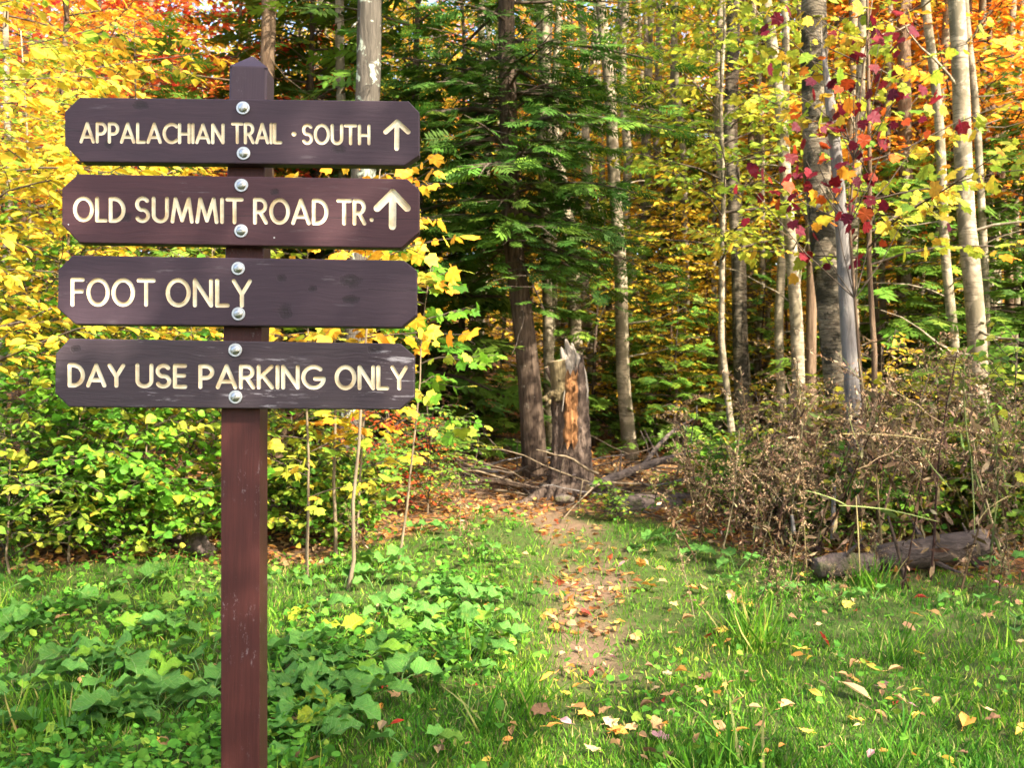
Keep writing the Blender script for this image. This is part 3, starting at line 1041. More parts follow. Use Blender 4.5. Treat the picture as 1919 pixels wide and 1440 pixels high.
def conifer(seed, H, r0, h0, nb, spread, frond, pal, far=False, TP=None, TR=None, e0=-.05, shape=.75, droop=.05, density=1.0, sides=10):
    """a hemlock: trunk, near-level drooping boughs and flat needle sprays"""
    rng = np.random.default_rng(seed)
    if TP is None:
        zz = np.linspace(-.15, H, 9)
        wob = np.cumsum(rng.standard_normal((9, 2)) * .006 * H, 0)
        TP = np.stack([wob[:, 0] - wob[0, 0], wob[:, 1] - wob[0, 1], zz], -1)
        TR = r0 * (1 - .93 * np.linspace(0, 1, 9))
    TP = np.asarray(TP)
    z0, z1 = TP[0, 2], TP[-1, 2]
    trunk, wood, crown = Acc(), Acc(), Acc()
    trunk.tube(TP, TR, sides)
    tm = T_FROND_FAR if far else T_FROND
    pos, dd, nr, sz = [], [], [], []
    for b in range(nb):
        f = (b + rng.uniform(0, 1)) / nb
        h = h0 + (z1 - h0) * f
        p, _ = along(TP, min(.999, (h - z0) / (z1 - z0)))
        az = b * 2.399 + rng.uniform(-.5, .5)
        e = e0 + .55 * f + rng.uniform(-.15, .15)
        L = spread * (1 - shape * f) * rng.uniform(.55, 1.1)
        BP = curve(p, (math.cos(az) * math.cos(e), math.sin(az) * math.cos(e), math.sin(e)), L, 6, rng, .12, droop)
        wood.tube(BP, np.linspace(max(.006, .014 * L), .003, 7), 4, cap=False)
        n = max(4, int(L / (frond * .42) * density))
        for k in range(n + 1):
            s = .15 + .85 * k / n
            q, td = along(BP, min(s, .999))
            a1 = math.atan2(td[1], td[0])
            a2 = a1 + (0 if k == n else (1 if k % 2 else -1) * rng.uniform(.55, 1.05))
            tl = (.2 + .55 * L * (1 - s) * .7) * rng.uniform(.6, 1.1)
            m = max(1, int(tl / (frond * .42)))
            TPt = curve(q, (math.cos(a2), math.sin(a2), rng.uniform(-.2, .05)), tl, 3, rng, .15, droop * 1.2)
            if tl > .3:
                wood.tube(TPt, np.linspace(.005, .002, 4), 3, cap=False)
            for j in range(m):
                pp, t2 = along(TPt, min(.999, (j + .6) / m))
                a3 = math.atan2(t2[1], t2[0]) + (0 if j == m - 1 else (1 if j % 2 else -1) * rng.uniform(.3, .9))
                pos.append(pp)
                dd.append((math.cos(a3), math.sin(a3), rng.uniform(-.5, .0)))
                nr.append(np.array([0, 0, 1]) + .32 * rng.standard_normal(3))
                sz.append(frond * rng.uniform(.7, 1.25))
    cs = pick(rng, pal, len(pos))
    crown.leaves(tm, pos, dd, nr, sz, cs)
    return trunk, wood, crown


def tree_obj(name, parts, bark, leafm, loc=(0, 0, 0), rz=0, twig=None):
    trunk, wood, crown = parts
    o = empty(name, loc, rz)
    trunk.build('trunk', bark, o, smooth=True)
    if wood.n:
        b = wood.build('branches', twig or M['twig'], o, smooth=True)
        b['kind'] = 'stuff'
    if crown.n:
        c = crown.build('crown', leafm, o)
    return o


def put(proto, loc, rz, sc, label, cat, group, tilt=(0, 0), first=set()):
    o = copy_tree(proto)
    o.location = loc
    o.rotation_euler = (tilt[0], tilt[1], rz)
    o.scale = (sc, sc, sc) if not isinstance(sc, tuple) else sc
    for k in ('label', 'category', 'group'):
        if k in o:
            del o[k]
    tag(o, label, cat, group)
    return o


def drop(o):
    for c in list(o.children):
        drop(c)
    bpy.data.objects.remove(o)

# ---------------------------------------------------------------- the big hemlock by the trail
def px_line(pts, depth, z_top=None, down=True):
    """trunk centre line through picture points at one depth, continued to the ground and up to z_top"""
    P = [np.array(at(x, y, depth)) for x, y in pts]
    P.sort(key=lambda p: p[2])
    lo, lo2 = P[0], P[1]
    gz = g(lo[0], depth)
    if down and lo[2] > gz - .1:
        d = (lo - lo2) / max(1e-6, (lo2[2] - lo[2]))
        P.insert(0, lo + d * (lo[2] - gz + .12) * np.array([.6, .6, 1]))
    if z_top and P[-1][2] < z_top:
        d = (P[-1] - P[-2]) / (P[-1][2] - P[-2][2])
        n = max(2, int((z_top - P[-1][2]) / 2))
        t = P[-1].copy()
        for k in range(1, n + 1):
            P.append(t + d * (z_top - t[2]) * k / n * np.array([.7, .7, 1]))
    P = np.array(P)
    # resample smoothly
    s = np.concatenate([[0], np.cumsum(np.linalg.norm(np.diff(P, axis=0), axis=1))])
    n = max(10, int(s[-1] / .35))
    u = np.linspace(0, s[-1], n)
    Q = np.stack([np.interp(u, s, P[:, i]) for i in range(3)], -1)
    ph = P[0][0] * 7
    amp = .012 * depth / 3
    hh = Q[:, 2]
    Q[:, 0] += amp * (np.sin(1.1 * hh + ph) + .6 * np.sin(2.7 * hh + 2 * ph)) * (1 if z_top else .3)
    for _ in range(3):
        Q[1:-1] = (Q[:-2] + 2 * Q[1:-1] + Q[2:]) / 4
    return Q


def trunk_mesh(name, Q, base_r, top_r, mat, parent, sides=14, flare=.35, seed=0, jit=.03):
    rng = np.random.default_rng(seed)
    n = len(Q)
    u = np.linspace(0, 1, n)
    h = Q[:, 2] - Q[0, 2]
    r = base_r + (top_r - base_r) * u
    r = r * (1 + flare * np.exp(-h / .22))
    a = Acc()
    o0 = Q[0].copy()
    a.tube(Q - o0, r, sides, jit=jit, rng=rng)
    return a.build(name, mat, parent, smooth=True)


def hemlock_main():
    D = 10.0
    Q = px_line([(945, 0), (948, 160), (958, 330), (975, 500), (986, 640), (1000, 868)], D, z_top=13.5)
    o = empty('hemlock_tree', tuple(Q[0]))
    m = D / FPX
    u = (Q[:, 2] - Q[0, 2]) / (Q[-1, 2] - Q[0, 2])
    R = np.interp(Q[:, 2], [Q[0, 2], Q[0, 2] + .25, 1.5, 2.6, 5.2, 13.5], np.array([28, 24, 21, 18.5, 15, 3]) * m)
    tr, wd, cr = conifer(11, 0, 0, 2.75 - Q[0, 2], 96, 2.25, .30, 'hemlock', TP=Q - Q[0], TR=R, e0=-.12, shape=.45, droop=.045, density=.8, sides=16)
    # dense boughs hanging in front of the trunk
    t2, w2, c2 = conifer(17, 0, 0, 2.25, 54, 1.35, .28, 'hemlock', TP=(Q - Q[0])[Q[:, 2] - Q[0, 2] < 4.6], TR=R[Q[:, 2] - Q[0, 2] < 4.6], e0=-.1, shape=.1, droop=.06, density=.9, sides=6)
    for acc, ex_ in ((wd, w2), (cr, c2)):
        acc.add(np.vstack(ex_.v), np.vstack(ex_.q) if ex_.q else None, np.vstack(ex_.t) if ex_.t else None, np.vstack(ex_.c))
    # dead lower limbs
    rng = np.random.default_rng(5)
    for k in range(16):
        h = rng.uniform(1.5, 4.5)
        p, _ = along(Q - Q[0], h / (Q[-1, 2] - Q[0, 2]))
        az = rng.uniform(0, 6.28)
        P = curve(p, (math.cos(az), math.sin(az), rng.uniform(-.3, .35)), rng.uniform(.5, 1.6), 6, rng, .25, .02)
        wd.tube(P, np.linspace(.012, .003, 7), 4, cap=False)
    tr.build('trunk', M['bark_dark'], o, smooth=True)
    b = wd.build('branches', M['twig'], o, smooth=True)
    b['kind'] = 'stuff'
    cr.build('crown', M['needle'], o)
    tag(o, 'dark green hemlock with a bare brown lower trunk beside the broken stump', 'tree')


hemlock_main()

# ---------------------------------------------------------------- prototypes for the wood behind
PROTO = {}


def proto(key, parts, bark, leafm=None, name='tree', twig=None):
    PROTO[key] = tree_obj(name, parts, M[bark], leafm or M['leaf'], (0, 0, -200), 0, twig)


proto('y1', grow(21, 7.5, .050, 1.9, 48, 2.3, .115, 'yelmix', twig_gap=.13, gap=.46), 'bark_pale', name='yellow_sapling')
proto('y2', grow(22, 8.5, .060, 2.3, 52, 2.5, .115, 'gold', twig_gap=.13, gap=.46), 'bark_brown', name='gold_sapling')
proto('yg', grow(23, 7.0, .045, 2.5, 46, 2.2, .115, 'ygreen', twig_gap=.13, gap=.46), 'bark_pale', name='yellow_green_sapling')
proto('gr', grow(24, 5.0, .045, .8, 40, 2.0, .115, 'green', twig_gap=.13, gap=.46), 'bark_brown', name='green_sapling')
proto('or', grow(25, 8.0, .055, 2.4, 50, 2.4, .115, 'orange', twig_gap=.13, gap=.46), 'bark_brown', name='orange_sapling')
proto('rd', grow(26, 7.5, .050, 2.2, 46, 2.2, .115, 'red', twig_gap=.13, gap=.46), 'bark_brown', name='red_sapling')
proto('yb', grow(27, 4.2, .040, .35, 44, 1.9, .115, 'yellow', twig_gap=.14, gap=.5), 'bark_brown', name='yellow_bush')
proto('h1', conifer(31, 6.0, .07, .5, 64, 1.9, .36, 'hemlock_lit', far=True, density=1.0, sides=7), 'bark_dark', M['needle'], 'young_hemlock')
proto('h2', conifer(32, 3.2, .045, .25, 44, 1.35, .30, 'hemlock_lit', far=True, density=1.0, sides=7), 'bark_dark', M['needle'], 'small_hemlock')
# high crowns for the tall trees (mostly above the picture)
_hc = []
for sd_, pal_ in ((41, 'yellow'), (42, 'gold'), (43, 'ygreen')):
    t_, w_, c_ = grow(sd_, 7.0, .06, .4, 22, 2.6, .15, pal_, twig_gap=.38, twig_len=.6, gap=.8, up=.6, top=.3)
    _hc.append((w_.mesh('branches', M['twig']), c_.mesh('crown', M['leaf'])))

# ---------------------------------------------------------------- tall trunks, each standing where it stands
TALL = [
    # points (px, py) from the top down, depth, width px low, width px high, bark, crown, label
    ([(503, 0), (506, 320), (510, 640)], 11.0, 34, 26, 'bark_brown', 1, 'straight brown trunk just behind the sign post top'),
    ([(471, 0), (474, 300), (476, 700)], 15.0, 13, 10, 'bark_brown', 0, 'thin brown trunk close beside the brown trunk behind the post top'),
    ([(690, 0), (690, 330), (672, 600), (646, 900)], 9.3, 50, 48, 'bark_lichen', 2, 'grey trunk with pale lichen patches rising behind the boards'),
    ([(1014, 40), (1030, 200), (1058, 330), (1072, 560), (1078, 760)], 12.6, 30, 20, 'bark_pale', 0, 'pale crooked trunk seen through the hemlock boughs'),
    ([(1128, 0), (1138, 200), (1150, 400), (1168, 600), (1186, 848)], 11.4, 27, 17, 'bark_pale', 2, 'pale slender trunk standing right of the broken stump'),
    ([(1088, 120), (1096, 280), (1104, 520), (1110, 740)], 14, 18, 13, 'bark_pale', 0, 'thin pale trunk between the hemlock and the slender pale trunk'),
    ([(1236, 60), (1240, 380), (1245, 720)], 16, 18, 12, 'bark_pale', 1, 'far thin trunk behind the bright hemlock spray'),
    ([(1352, 200), (1350, 420), (1346, 730)], 12.2, 17, 12, 'bark_pale', 0, 'straight thin pale trunk left of the weed thicket'),
    ([(1376, 160), (1380, 420), (1384, 740)], 11.6, 30, 22, 'bark_birch', 1, 'stout birch-like trunk next to the straight thin pale trunk'),
    ([(1402, 60), (1402, 380), (1404, 740)], 13, 15, 11, 'bark_brown', 2, 'narrow brown trunk just right of the stout birch-like trunk'),
    ([(1466, 390), (1466, 560), (1470, 740)], 11.2, 18, 14, 'bark_pale', 0, 'short pale trunk showing over the left end of the weeds'),
    ([(1440, 60), (1462, 180), (1484, 330), (1490, 520), (1494, 700)], 9.8, 26, 16, 'bark_pale', 1, 'cream trunk with a bent top left of the big birch'),
    ([(1502, 60), (1510, 330), (1520, 560), (1528, 740)], 10.4, 22, 17, 'bark_brown', 2, 'brownish trunk squeezed against the big birch'),
    ([(1607, 400), (1605, 520), (1603, 720)], 11, 21, 17, 'bark_pale', 0, 'pale trunk just right of the grey dead stem'),
    ([(1660, 330), (1660, 470), (1662, 660)], 12.4, 15, 11, 'bark_pale', 1, 'thin trunk in the gap between grey stem and brown stub'),
    ([(1699, 470), (1703, 560), (1708, 690)], 11.8, 28, 26, 'bark_brown', 2, 'thick brown trunk in the sunlit yellow gap'),
    ([(1716, 330), (1720, 470), (1722, 660)], 14, 12, 9, 'bark_pale', 0, 'far thin pale trunk right of the thick brown trunk'),
    ([(1728, 0), (1752, 160), (1770, 330), (1782, 500), (1790, 660)], 10.4, 21, 15, 'bark_pale', 1, 'leaning cream trunk left of the brightest birch'),
    ([(1788, 0), (1800, 150), (1812, 300), (1824, 470), (1831, 660)], 9.8, 37, 30, 'bark_pale', 2, 'brightest big pale trunk near the picture edge'),
    ([(1826, 240), (1836, 400), (1842, 520), (1846, 680)], 10.6, 16, 13, 'bark_pale', 0, 'thin twin trunk touching the brightest pale trunk'),
    ([(1780, 0), (1776, 200), (1772, 430), (1770, 640)], 13.5, 14, 10, 'bark_brown', 1, 'dim brown trunk crossing behind the leaning cream trunk'),
    ([(1888, 0), (1884, 300), (1880, 640)], 22.0, 14, 10, 'bark_pale', 2, 'thin trunk nearest the right border'),
    ([(1270, 0), (1276, 300), (1286, 740)], 13.4, 15, 10, 'bark_pale', 0, 'thin pale pole rising through the bright sunlit hemlock'),
    ([(1420, 120), (1424, 400), (1428, 740)], 12.6, 13, 9, 'bark_pale', 1, 'thin pole between the narrow brown trunk and the bent cream trunk'),
    ([(1636, 120), (1640, 400), (1640, 700)], 13.2, 12, 9, 'bark_pale', 0, 'thin pole just right of the pale trunk by the grey dead stem'),
    ([(1030, 0), (1024, 300), (1040, 600), (1046, 780)], 15.5, 16, 12, 'bark_pale', 1, 'pale pole close behind the hemlock trunk on its right'),
    ([(1212, 200), (1214, 500), (1212, 800)], 14.5, 12, 9, 'bark_pale', 0, 'thin pole right beside the pale slender trunk'),
    ([(820, 560), (818, 700), (816, 850)], 13.0, 9, 7, 'bark_brown', 0, 'thin dark pole left of the hemlock trunk'),
    ([(870, 560), (873, 700), (876, 855)], 12.0, 8, 6, 'bark_dark', 0, 'thinnest dark pole nearest the hemlock trunk'),
    ([(905, 560), (904, 690), (902, 800)], 14, 16, 13, 'bark_pale', 1, 'pale trunk behind the dark poles left of the hemlock'),
    ([(700, 640), (698, 780), (697, 838)], 12.5, 25, 22, 'bark_dark', 0, 'dark trunk standing on the orange leaves under the lowest board'),
    ([(60, 0), (40, 300), (36, 700)], 17.0, 16, 12, 'bark_brown', 1, 'brown trunk hidden in the yellow leaves at far left'),
    ([(286, 0), (300, 300), (306, 640)], 20.0, 18, 13, 'bark_brown', 0, 'far trunk among orange leaves above the top board'),
    ([(596, 0), (600, 200), (604, 600)], 21.0, 15, 11, 'bark_pale', 1, 'thin far trunk between post top and lichen trunk'),
    ([(760, 0), (764, 200), (770, 600)], 23.0, 15, 11, 'bark_pale', 2, 'thin far trunk just right of the lichen trunk'),
    ([(1304, 0), (1302, 300), (1300, 700)], 26.0, 16, 11, 'bark_pale', 0, 'far thin trunk above the dark hemlock thicket'),
    ([(1560, 0), (1566, 300), (1570, 560)], 21.0, 13, 10, 'bark_pale', 1, 'far trunk behind the grey dead stem'),
]
for k, (pts, D, wl, wh, bark, ci, lab) in enumerate(TALL):
    Q = px_line(pts, D, z_top=1.45 + 700 / FPX * D + 3.5 + (k % 3))
    o = empty('tall_tree', tuple(Q[0]))
    m = D / FPX / 2
    trunk_mesh('trunk', Q, wl * m, wh * m * .8, M[bark], o, sides=12 if wl > 22 else 8, flare=.3, seed=k)
    rng = np.random.default_rng(500 + k)
    br = Acc()
    for j in range(11):
        h = rng.uniform(.12, .95) * (Q[-1, 2] - Q[0, 2])
        p, _ = along(Q - Q[0], h / (Q[-1, 2] - Q[0, 2]))
        az = rng.uniform(0, 6.28)
        br.tube(curve(p, (math.cos(az), math.sin(az), rng.uniform(-.1, .7)), rng.uniform(.2, 1.5), 5, rng, .35, .02), np.linspace(.22 * wh * m, .003, 6), 4, cap=False)
    b = br.build('branches', M[bark], o, smooth=True)
    b['kind'] = 'stuff'
    if D > 12.5 and k % 2:
        wm, cm = _hc[ci]
        off = Q[-1] - Q[0] - np.array([0, 0, 2.6])
        s = rng.uniform(.8, 1.15)
        rz = rng.uniform(0, 6.28)
        for nm, me in (('upper_branches', wm), ('crown', cm)):
            c = link(nm, me, o, tuple(off))
            c.scale = (s, s, s)
            c.rotation_euler = (0, 0, rz)
            if nm != 'crown':
                c['kind'] = 'stuff'
    tag(o, lab, 'tree', 'tall trunks of the wood')

# ---------------------------------------------------------------- big birch and the grey dead stem on the right
Q = px_line([(1524, 0), (1532, 140), (1541, 330), (1548, 500), (1562, 660), (1582, 800)], 8.2, z_top=9.5)
o = empty('birch_tree', tuple(Q[0]))
trunk_mesh('trunk', Q, 29 * 8.2 / FPX, 15 * 8.2 / FPX, M['bark_birch'], o, sides=20, flare=.2, seed=77, jit=.025)
wm, cm = _hc[2]
for nm, me in (('upper_branches', wm), ('crown', cm)):
    c = link(nm, me, o, tuple(Q[-1] - Q[0] - np.array([0, 0, 1.5])))
    if nm != 'crown':
        c['kind'] = 'stuff'
tag(o, 'rough mottled birch with a dark left side behind the grey dead stem', 'tree')

Q = px_line([(1544, 92), (1551, 140), (1563, 230), (1574, 330), (1578, 440), (1581, 560), (1590, 680), (1602, 800)], 7.4)
o = empty('dead_tree', tuple(Q[0]))
n = len(Q)
a = Acc()
u = np.linspace(0, 1, n)
rad = np.interp(u, [0, .3, .62, .88, .96, 1], np.array([16.5, 14, 12, 10, 6, 2]) * 7.4 / FPX)
a.tube(Q - Q[0], rad, 14, jit=.045, rng=np.random.default_rng(3))
tr = a.build('trunk', M['bark_grey'], o, smooth=True)
rng = np.random.default_rng(8)
for k in range(4):
    p, t = along(Q - Q[0], .93 + .018 * k)
    a = Acc()
    a.tube(curve(p + rng.normal(0, .012, 3), t + rng.normal(0, .02, 3), rng.uniform(.12, .3), 4, rng, .1), np.linspace(.011, .001, 5), 5, jit=.1, rng=rng)
    a.build('splinter', M['weathered'], o)
tag(o, 'grey leaning dead stem with a snapped splintered top among crimson leaves', 'dead tree')

# maple growing round the dead stem: yellow-green leaves and a scatter of crimson ones
t_, w_, c_ = grow(51, 5.6, .028, 1.9, 34, 1.55, .085, 'mapleturn', tm=T_MAPLE, twig_gap=.16, twig_len=.42, droop=.5, tilt=.8, gap=.75)
b0 = at(1640, 900, 7.6)
o = tree_obj('maple_sapling', (t_, w_, c_), M['bark_brown'], M['leaf'], (b0.x, 7.6, g(b0.x, 7.6)))
tag(o, 'young maple with lime and yellow leaves beside the grey dead stem', 'tree')
t_, w_, c_ = Acc(), Acc(), Acc()
rng = np.random.default_rng(9)
b0 = at(1600, 900, 7.1)
base = np.array((b0.x, 7.1, g(b0.x, 7.1)))
P0 = np.array([np.array(at(x, y, 7.1)) for x, y in ((1622, 820), (1602, 560), (1592, 420), (1600, 300), (1618, 120), (1640, -40))])
P0 = np.vstack([base, P0]) - base
t_.tube(P0, np.linspace(.014, .004, len(P0)), 6)
for (x, y, L, n) in [(1640, 40, .35, 7), (1650, 70, .3, 7), (1610, 118, .3, 6), (1690, 160, .25, 5), (1560, 110, .25, 6), (1660, 105, .3, 8), (1560, 190, .3, 8), (1600, 165, .25, 6), (1650, 195, .25, 5), (1500, 230, .25, 4),
                     (1590, 270, .28, 9), (1510, 300, .3, 9), (1620, 290, .25, 4), (1430, 320, .25, 5), (1560, 370, .35, 13), (1500, 390, .3, 8), (1640, 390, .25, 6), (1610, 410, .3, 7), (1415, 360, .2, 3), (1735, 245, .15, 2), (1705, 390, .15, 2), (1590, 440, .2, 3), (1670, 235, .2, 3), (1535, 345, .3, 7), (1480, 30, .2, 4)]:
    p = np.array(at(x, y, 7.1 + rng.uniform(-.25, .35))) - base
    k = np.argmin(np.linalg.norm(P0 - p, axis=1))
    s0 = P0[max(0, k - 1)]
    mid = (s0 + p) / 2 + np.array([0, 0, -.05])
    w_.tube(np.array([s0, mid, p]), [.005, .004, .002], 4, cap=False)
    n += 2
    pos = p + rng.normal(0, .13, (n, 3))
    dd = rng.normal(0, 1, (n, 3)) * .7 + np.array([0, 0, -.8])
    nr = rng.normal(0, .9, (n, 3)) + np.array([0, -.7, .35])
    cs = pick(rng, 'crimson' if rng.random() < .75 else 'orange', n)
    c_.leaves(T_MAPLE, pos, dd, nr, rng.uniform(.055, .10, n), cs)
o = tree_obj('red_maple', (t_, w_, c_), M['bark_brown'], M['leaf'], tuple(base))
tag(o, 'slender maple with scattered crimson leaves in front of the dead stem', 'tree')

# ---------------------------------------------------------------- saplings and young hemlocks filling the wood
KIND = {'y1': 'yellow', 'y2': 'golden', 'yg': 'yellow-green', 'gr': 'green', 'or': 'orange', 'rd': 'red', 'h1': 'hemlock', 'h2': 'hemlock'}
# hand placed: key, px of the stem, depth, height scale, label
HAND = [
    ('y1', 20, 9.0, 1.0, 'yellow sapling crowding the far left edge behind the boards'),
    ('y2', 90, 11.0, .95, 'golden sapling at upper left behind the top board'),
    ('or', 225, 14.5, 1.1, 'orange sapling behind the left ends of the boards'),
    ('yg', 60, 8.0, .55, 'low yellow-green sapling at the left edge'),
    ('rd', 330, 13.0, 1.05, 'scarlet sapling above the top board left of the post'),
    ('rd', 430, 12.0, 1.0, 'red sapling just left of the post top'),
    ('rd', 250, 21.0, 1.4, 'far red sapling over the top board'),
    ('or', 150, 20.0, 1.4, 'far orange sapling at upper left'),
    ('h1', 250, 10.5, .78, 'young hemlock peeking over the left half of the top board'),
    ('yg', 610, 14.0, 1.1, 'yellow-green sapling between the post and the lichen trunk'),
    ('h1', 610, 12.0, 1.2, 'young hemlock left of the lichen trunk'),
    ('y1', 760, 14.0, .9, 'yellow sapling right of the lichen trunk'),
    ('y2', 820, 19.0, 1.2, 'golden sapling behind the hemlock on its left'),
    ('y1', 700, 20.0, 1.1, 'far yellow sapling behind the lowest board'),
    ('h1', 770, 13.5, .5, 'small hemlock right of the board ends'),
    ('h2', 880, 12.2, .9, 'small hemlock left of the hemlock trunk'),
    ('h1', 1235, 14.6, .82, 'bright sunlit hemlock with feathery boughs in the middle of the wood'),
    ('yb', 1320, 12.6, .7, 'bushy yellow sapling left of the straight thin pale trunk'),
    ('h2', 1110, 12.4, .85, 'low hemlock right behind the broken stump'),
    ('h2', 1265, 11.5, .65, 'low hemlock behind the brush on the right of the stump'),
    ('h2', 1420, 12.5, .75, 'low hemlock behind the left end of the weeds'),
    ('h2', 1655, 11.0, 1.05, 'low hemlock right of the grey dead stem'),
    ('h2', 1740, 12.4, 1.1, 'low hemlock under the golden spray'),
    ('h1', 1905, 11.0, .75, 'hemlock with drooping boughs at the right edge'),
    ('h2', 1850, 11.2, 1.15, 'low hemlock at the foot of the brightest pale trunk'),
    ('yg', 1330, 13.5, 1.1, 'tall yellow-green sapling left of the big birch'),
    ('yg', 1440, 13.5, 1.0, 'yellow-green sapling hiding the bent cream trunk'),
    ('y1', 1390, 17.0, 1.3, 'yellow sapling behind the stout birch-like trunk'),
    ('or', 1650, 15.0, 1.25, 'orange sapling behind the crimson leaves'),
    ('or', 1720, 17.5, 1.45, 'orange sapling between the cream trunks'),
    ('or', 1860, 18.0, 1.4, 'orange sapling at the upper right'),
    ('rd', 1880, 22.0, 1.5, 'far reddish sapling behind the brightest pale trunk'),
    ('or', 1850, 14.0, 1.25, 'orange sapling at the right edge behind the trunks'),
    ('yb', 1750, 11.4, .55, 'low golden sapling with level sprays in the gap'),
    ('yg', 1700, 13.5, 1.1, 'lime sapling right of the crimson leaves'),
    ('y1', 1560, 18.0, 1.2, 'yellow sapling behind the big birch'),
    ('y2', 1280, 20.0, 1.4, 'golden sapling behind the bright sunlit hemlock'),
    ('y1', 1040, 18.5, 1.2, 'yellow sapling seen right of the hemlock trunk'),
    ('h1', 580, 12.5, 1.25, 'tall young hemlock just right of the post top'),
    ('h1', 800, 11.6, 1.25, 'tall young hemlock between the boards and the big hemlock'),
    ('or', 1705, 12.6, 1.2, 'bright orange sapling left of the leaning cream trunk'),
    ('or', 1895, 12.0, 1.15, 'bright orange sapling in the upper right corner'),
    ('or', 1780, 12.8, 1.2, 'orange sapling behind the brightest pale trunk'),
    ('y1', 1545, 12.6, 1.15, 'yellow sapling close behind the big birch'),
    ('yg', 1385, 9.6, .85, 'lime sapling in front of the stout birch-like trunk'),
    ('yb', 1175, 12.8, .65, 'small bushy yellow sapling behind the pale slender trunk'),
    ('yb', 1245, 12.6, .75, 'small bushy yellow sapling behind the forked limb'),
    ('yb', 1060, 14.5, .8, 'bushy yellow sapling far behind the stump'),
    ('yb', 1290, 16.0, 1.1, 'bushy yellow sapling low behind the bright hemlock'),
    ('yb', 1400, 14.6, .95, 'bushy yellow sapling low between the thin poles'),
    ('yb', 1480, 13.0, .8, 'bushy yellow sapling low behind the cream trunk'),
    ('yb', 1625, 14.0, 1.0, 'bushy yellow sapling low right of the grey dead stem'),
    ('yb', 1700, 15.0, 1.05, 'bushy yellow sapling low behind the thick brown trunk'),
    ('yb', 1800, 14.6, 1.0, 'bushy yellow sapling low between the cream trunks'),
    ('yb', 1130, 16.5, 1.0, 'bushy yellow sapling low behind the pale slender trunk'),
    ('or', 990, 23.0, 1.5, 'orange sapling far behind the hemlock trunk'),
    ('yg', 930, 16.5, 1.0, 'yellow-green sapling behind the hemlock trunk'),
]
rng = np.random.default_rng(71)
for key, px, D, sc, lab in HAND:
    p = at(px, 700, D)
    put(PROTO[key], (p.x, D, g(p.x, D) - .02), rng.uniform(0, 6.28), sc, lab, 'tree', 'saplings of the wood', (rng.uniform(-.05, .05), rng.uniform(-.05, .05)))

# the rest of the wood: told apart only by colour and distance
KIND['yb'] = 'bushy yellow'
keys = ['yb', 'yb', 'y1', 'y1', 'y2', 'y2', 'yg', 'yg', 'or', 'rd', 'y1', 'yb']
n_fill = 0
for D0, D1, cnt in ((15, 22, 22), (22, 32, 40), (32, 44, 50), (44, 62, 50)):
    for k in range(cnt):
        D = rng.uniform(D0, D1)
        px = (k + rng.uniform(0, 1)) / cnt * 2300 - 190
        if 690 < px < 960 and D < 24:
            continue
        key = keys[rng.integers(len(keys))]
        if D > 30 and key == 'h1':
            key = 'y1'
        if px < 500 and rng.random() < .3:
            key = ['or', 'rd', 'y2'][rng.integers(3)]
        if px > 1600 and rng.random() < .35:
            key = ['or', 'y2'][rng.integers(2)]
        p = at(px, 700, D)
        sc = rng.uniform(.8, 1.25) * (1 + max(0, D - 20) * .035)
        zone = 'near' if D < 22 else ('middle' if D < 32 else 'farthest')
        where = 'on the left' if px < 700 else ('in the centre' if px < 1350 else 'on the right')
        lab = f'{KIND[key]} young tree in the {zone} rank of the wood {where}'
        put(PROTO[key], (p.x, D, g(p.x, D) - .05), rng.uniform(0, 6.28), sc, lab, 'tree', f'{KIND[key]} trees, {zone} rank {where}', (rng.uniform(-.06, .06), rng.uniform(-.06, .06)))
        n_fill += 1

# thin pale poles receding into the wood
POLES = []
for j in range(4):
    r_ = np.random.default_rng(610 + j)
    zz = np.linspace(-.2, 12, 16)
    x_ = np.cumsum(r_.normal(0, .05, 16))
    y_ = np.cumsum(r_.normal(0, .05, 16))
    P = np.stack([x_ - x_[0], y_ - y_[0], zz], -1)
    o = empty('pole_tree', (0, 0, -200))
    a = Acc()
    a.tube(P, np.linspace(.062, .026, 16), 8, jit=.04, rng=r_)
    a.build('trunk', M['bark_pale'], o, smooth=True)
    a = Acc()
    for _ in range(14):
        p, _t = along(P, r_.uniform(.12, .97))
        az = r_.uniform(0, 6.28)
        a.tube(curve(p, (math.cos(az), math.sin(az), r_.uniform(.1, .8)), r_.uniform(.3, 1.3), 4, r_, .3), np.linspace(.012, .003, 5), 4, cap=False)
    a.build('branches', M['twig_pale'], o)['kind'] = 'stuff'
    POLES.append(o)
for k in range(44):
    D = rng.uniform(11.5, 20)
    px = rng.uniform(1010, 1919) if k % 5 else rng.uniform(560, 940)
    p = at(px, 700, D)
    s = rng.uniform(.8, 1.25)
    where = 'left of the hemlock' if px < 960 else ('between the hemlock and the big birch' if px < 1520 else 'right of the big birch')
    put(POLES[k % 4], (p.x, D, g(p.x, D)), rng.uniform(0, 6.28), (s, s, 1.0), f'thin pale pole-like tree in the wood {where}', 'tree', f'thin pale poles {where}', (rng.normal(0, .03), rng.normal(0, .03)))
for o in POLES:
    drop(o)

# trees standing behind and beside the camera: they shade the foreground
for k, (x, y, s, key) in enumerate([(3.3, -1.7, 1.15, 'yg'), (5.4, -3.6, 1.6, 'h1'), (6.8, -.6, .9, 'yg'), (9.0, .5, 1.5, 'h1'), (1.3, -3.4, 1.2, 'y1'), (3.0, -5.6, 1.7, 'h1'), (-1.6, -4.8, 1.3, 'h1')]):
    put(PROTO[key], (x, y, g(x, y)), rng.uniform(0, 6.28), s, ['lime', 'tall hemlock', 'second lime', 'edge hemlock', 'yellow', 'taller hemlock', 'rear hemlock'][k] + ' tree on the near side of the verge, outside the view', 'tree', 'trees round the clearing')

for o in PROTO.values():
    drop(o)

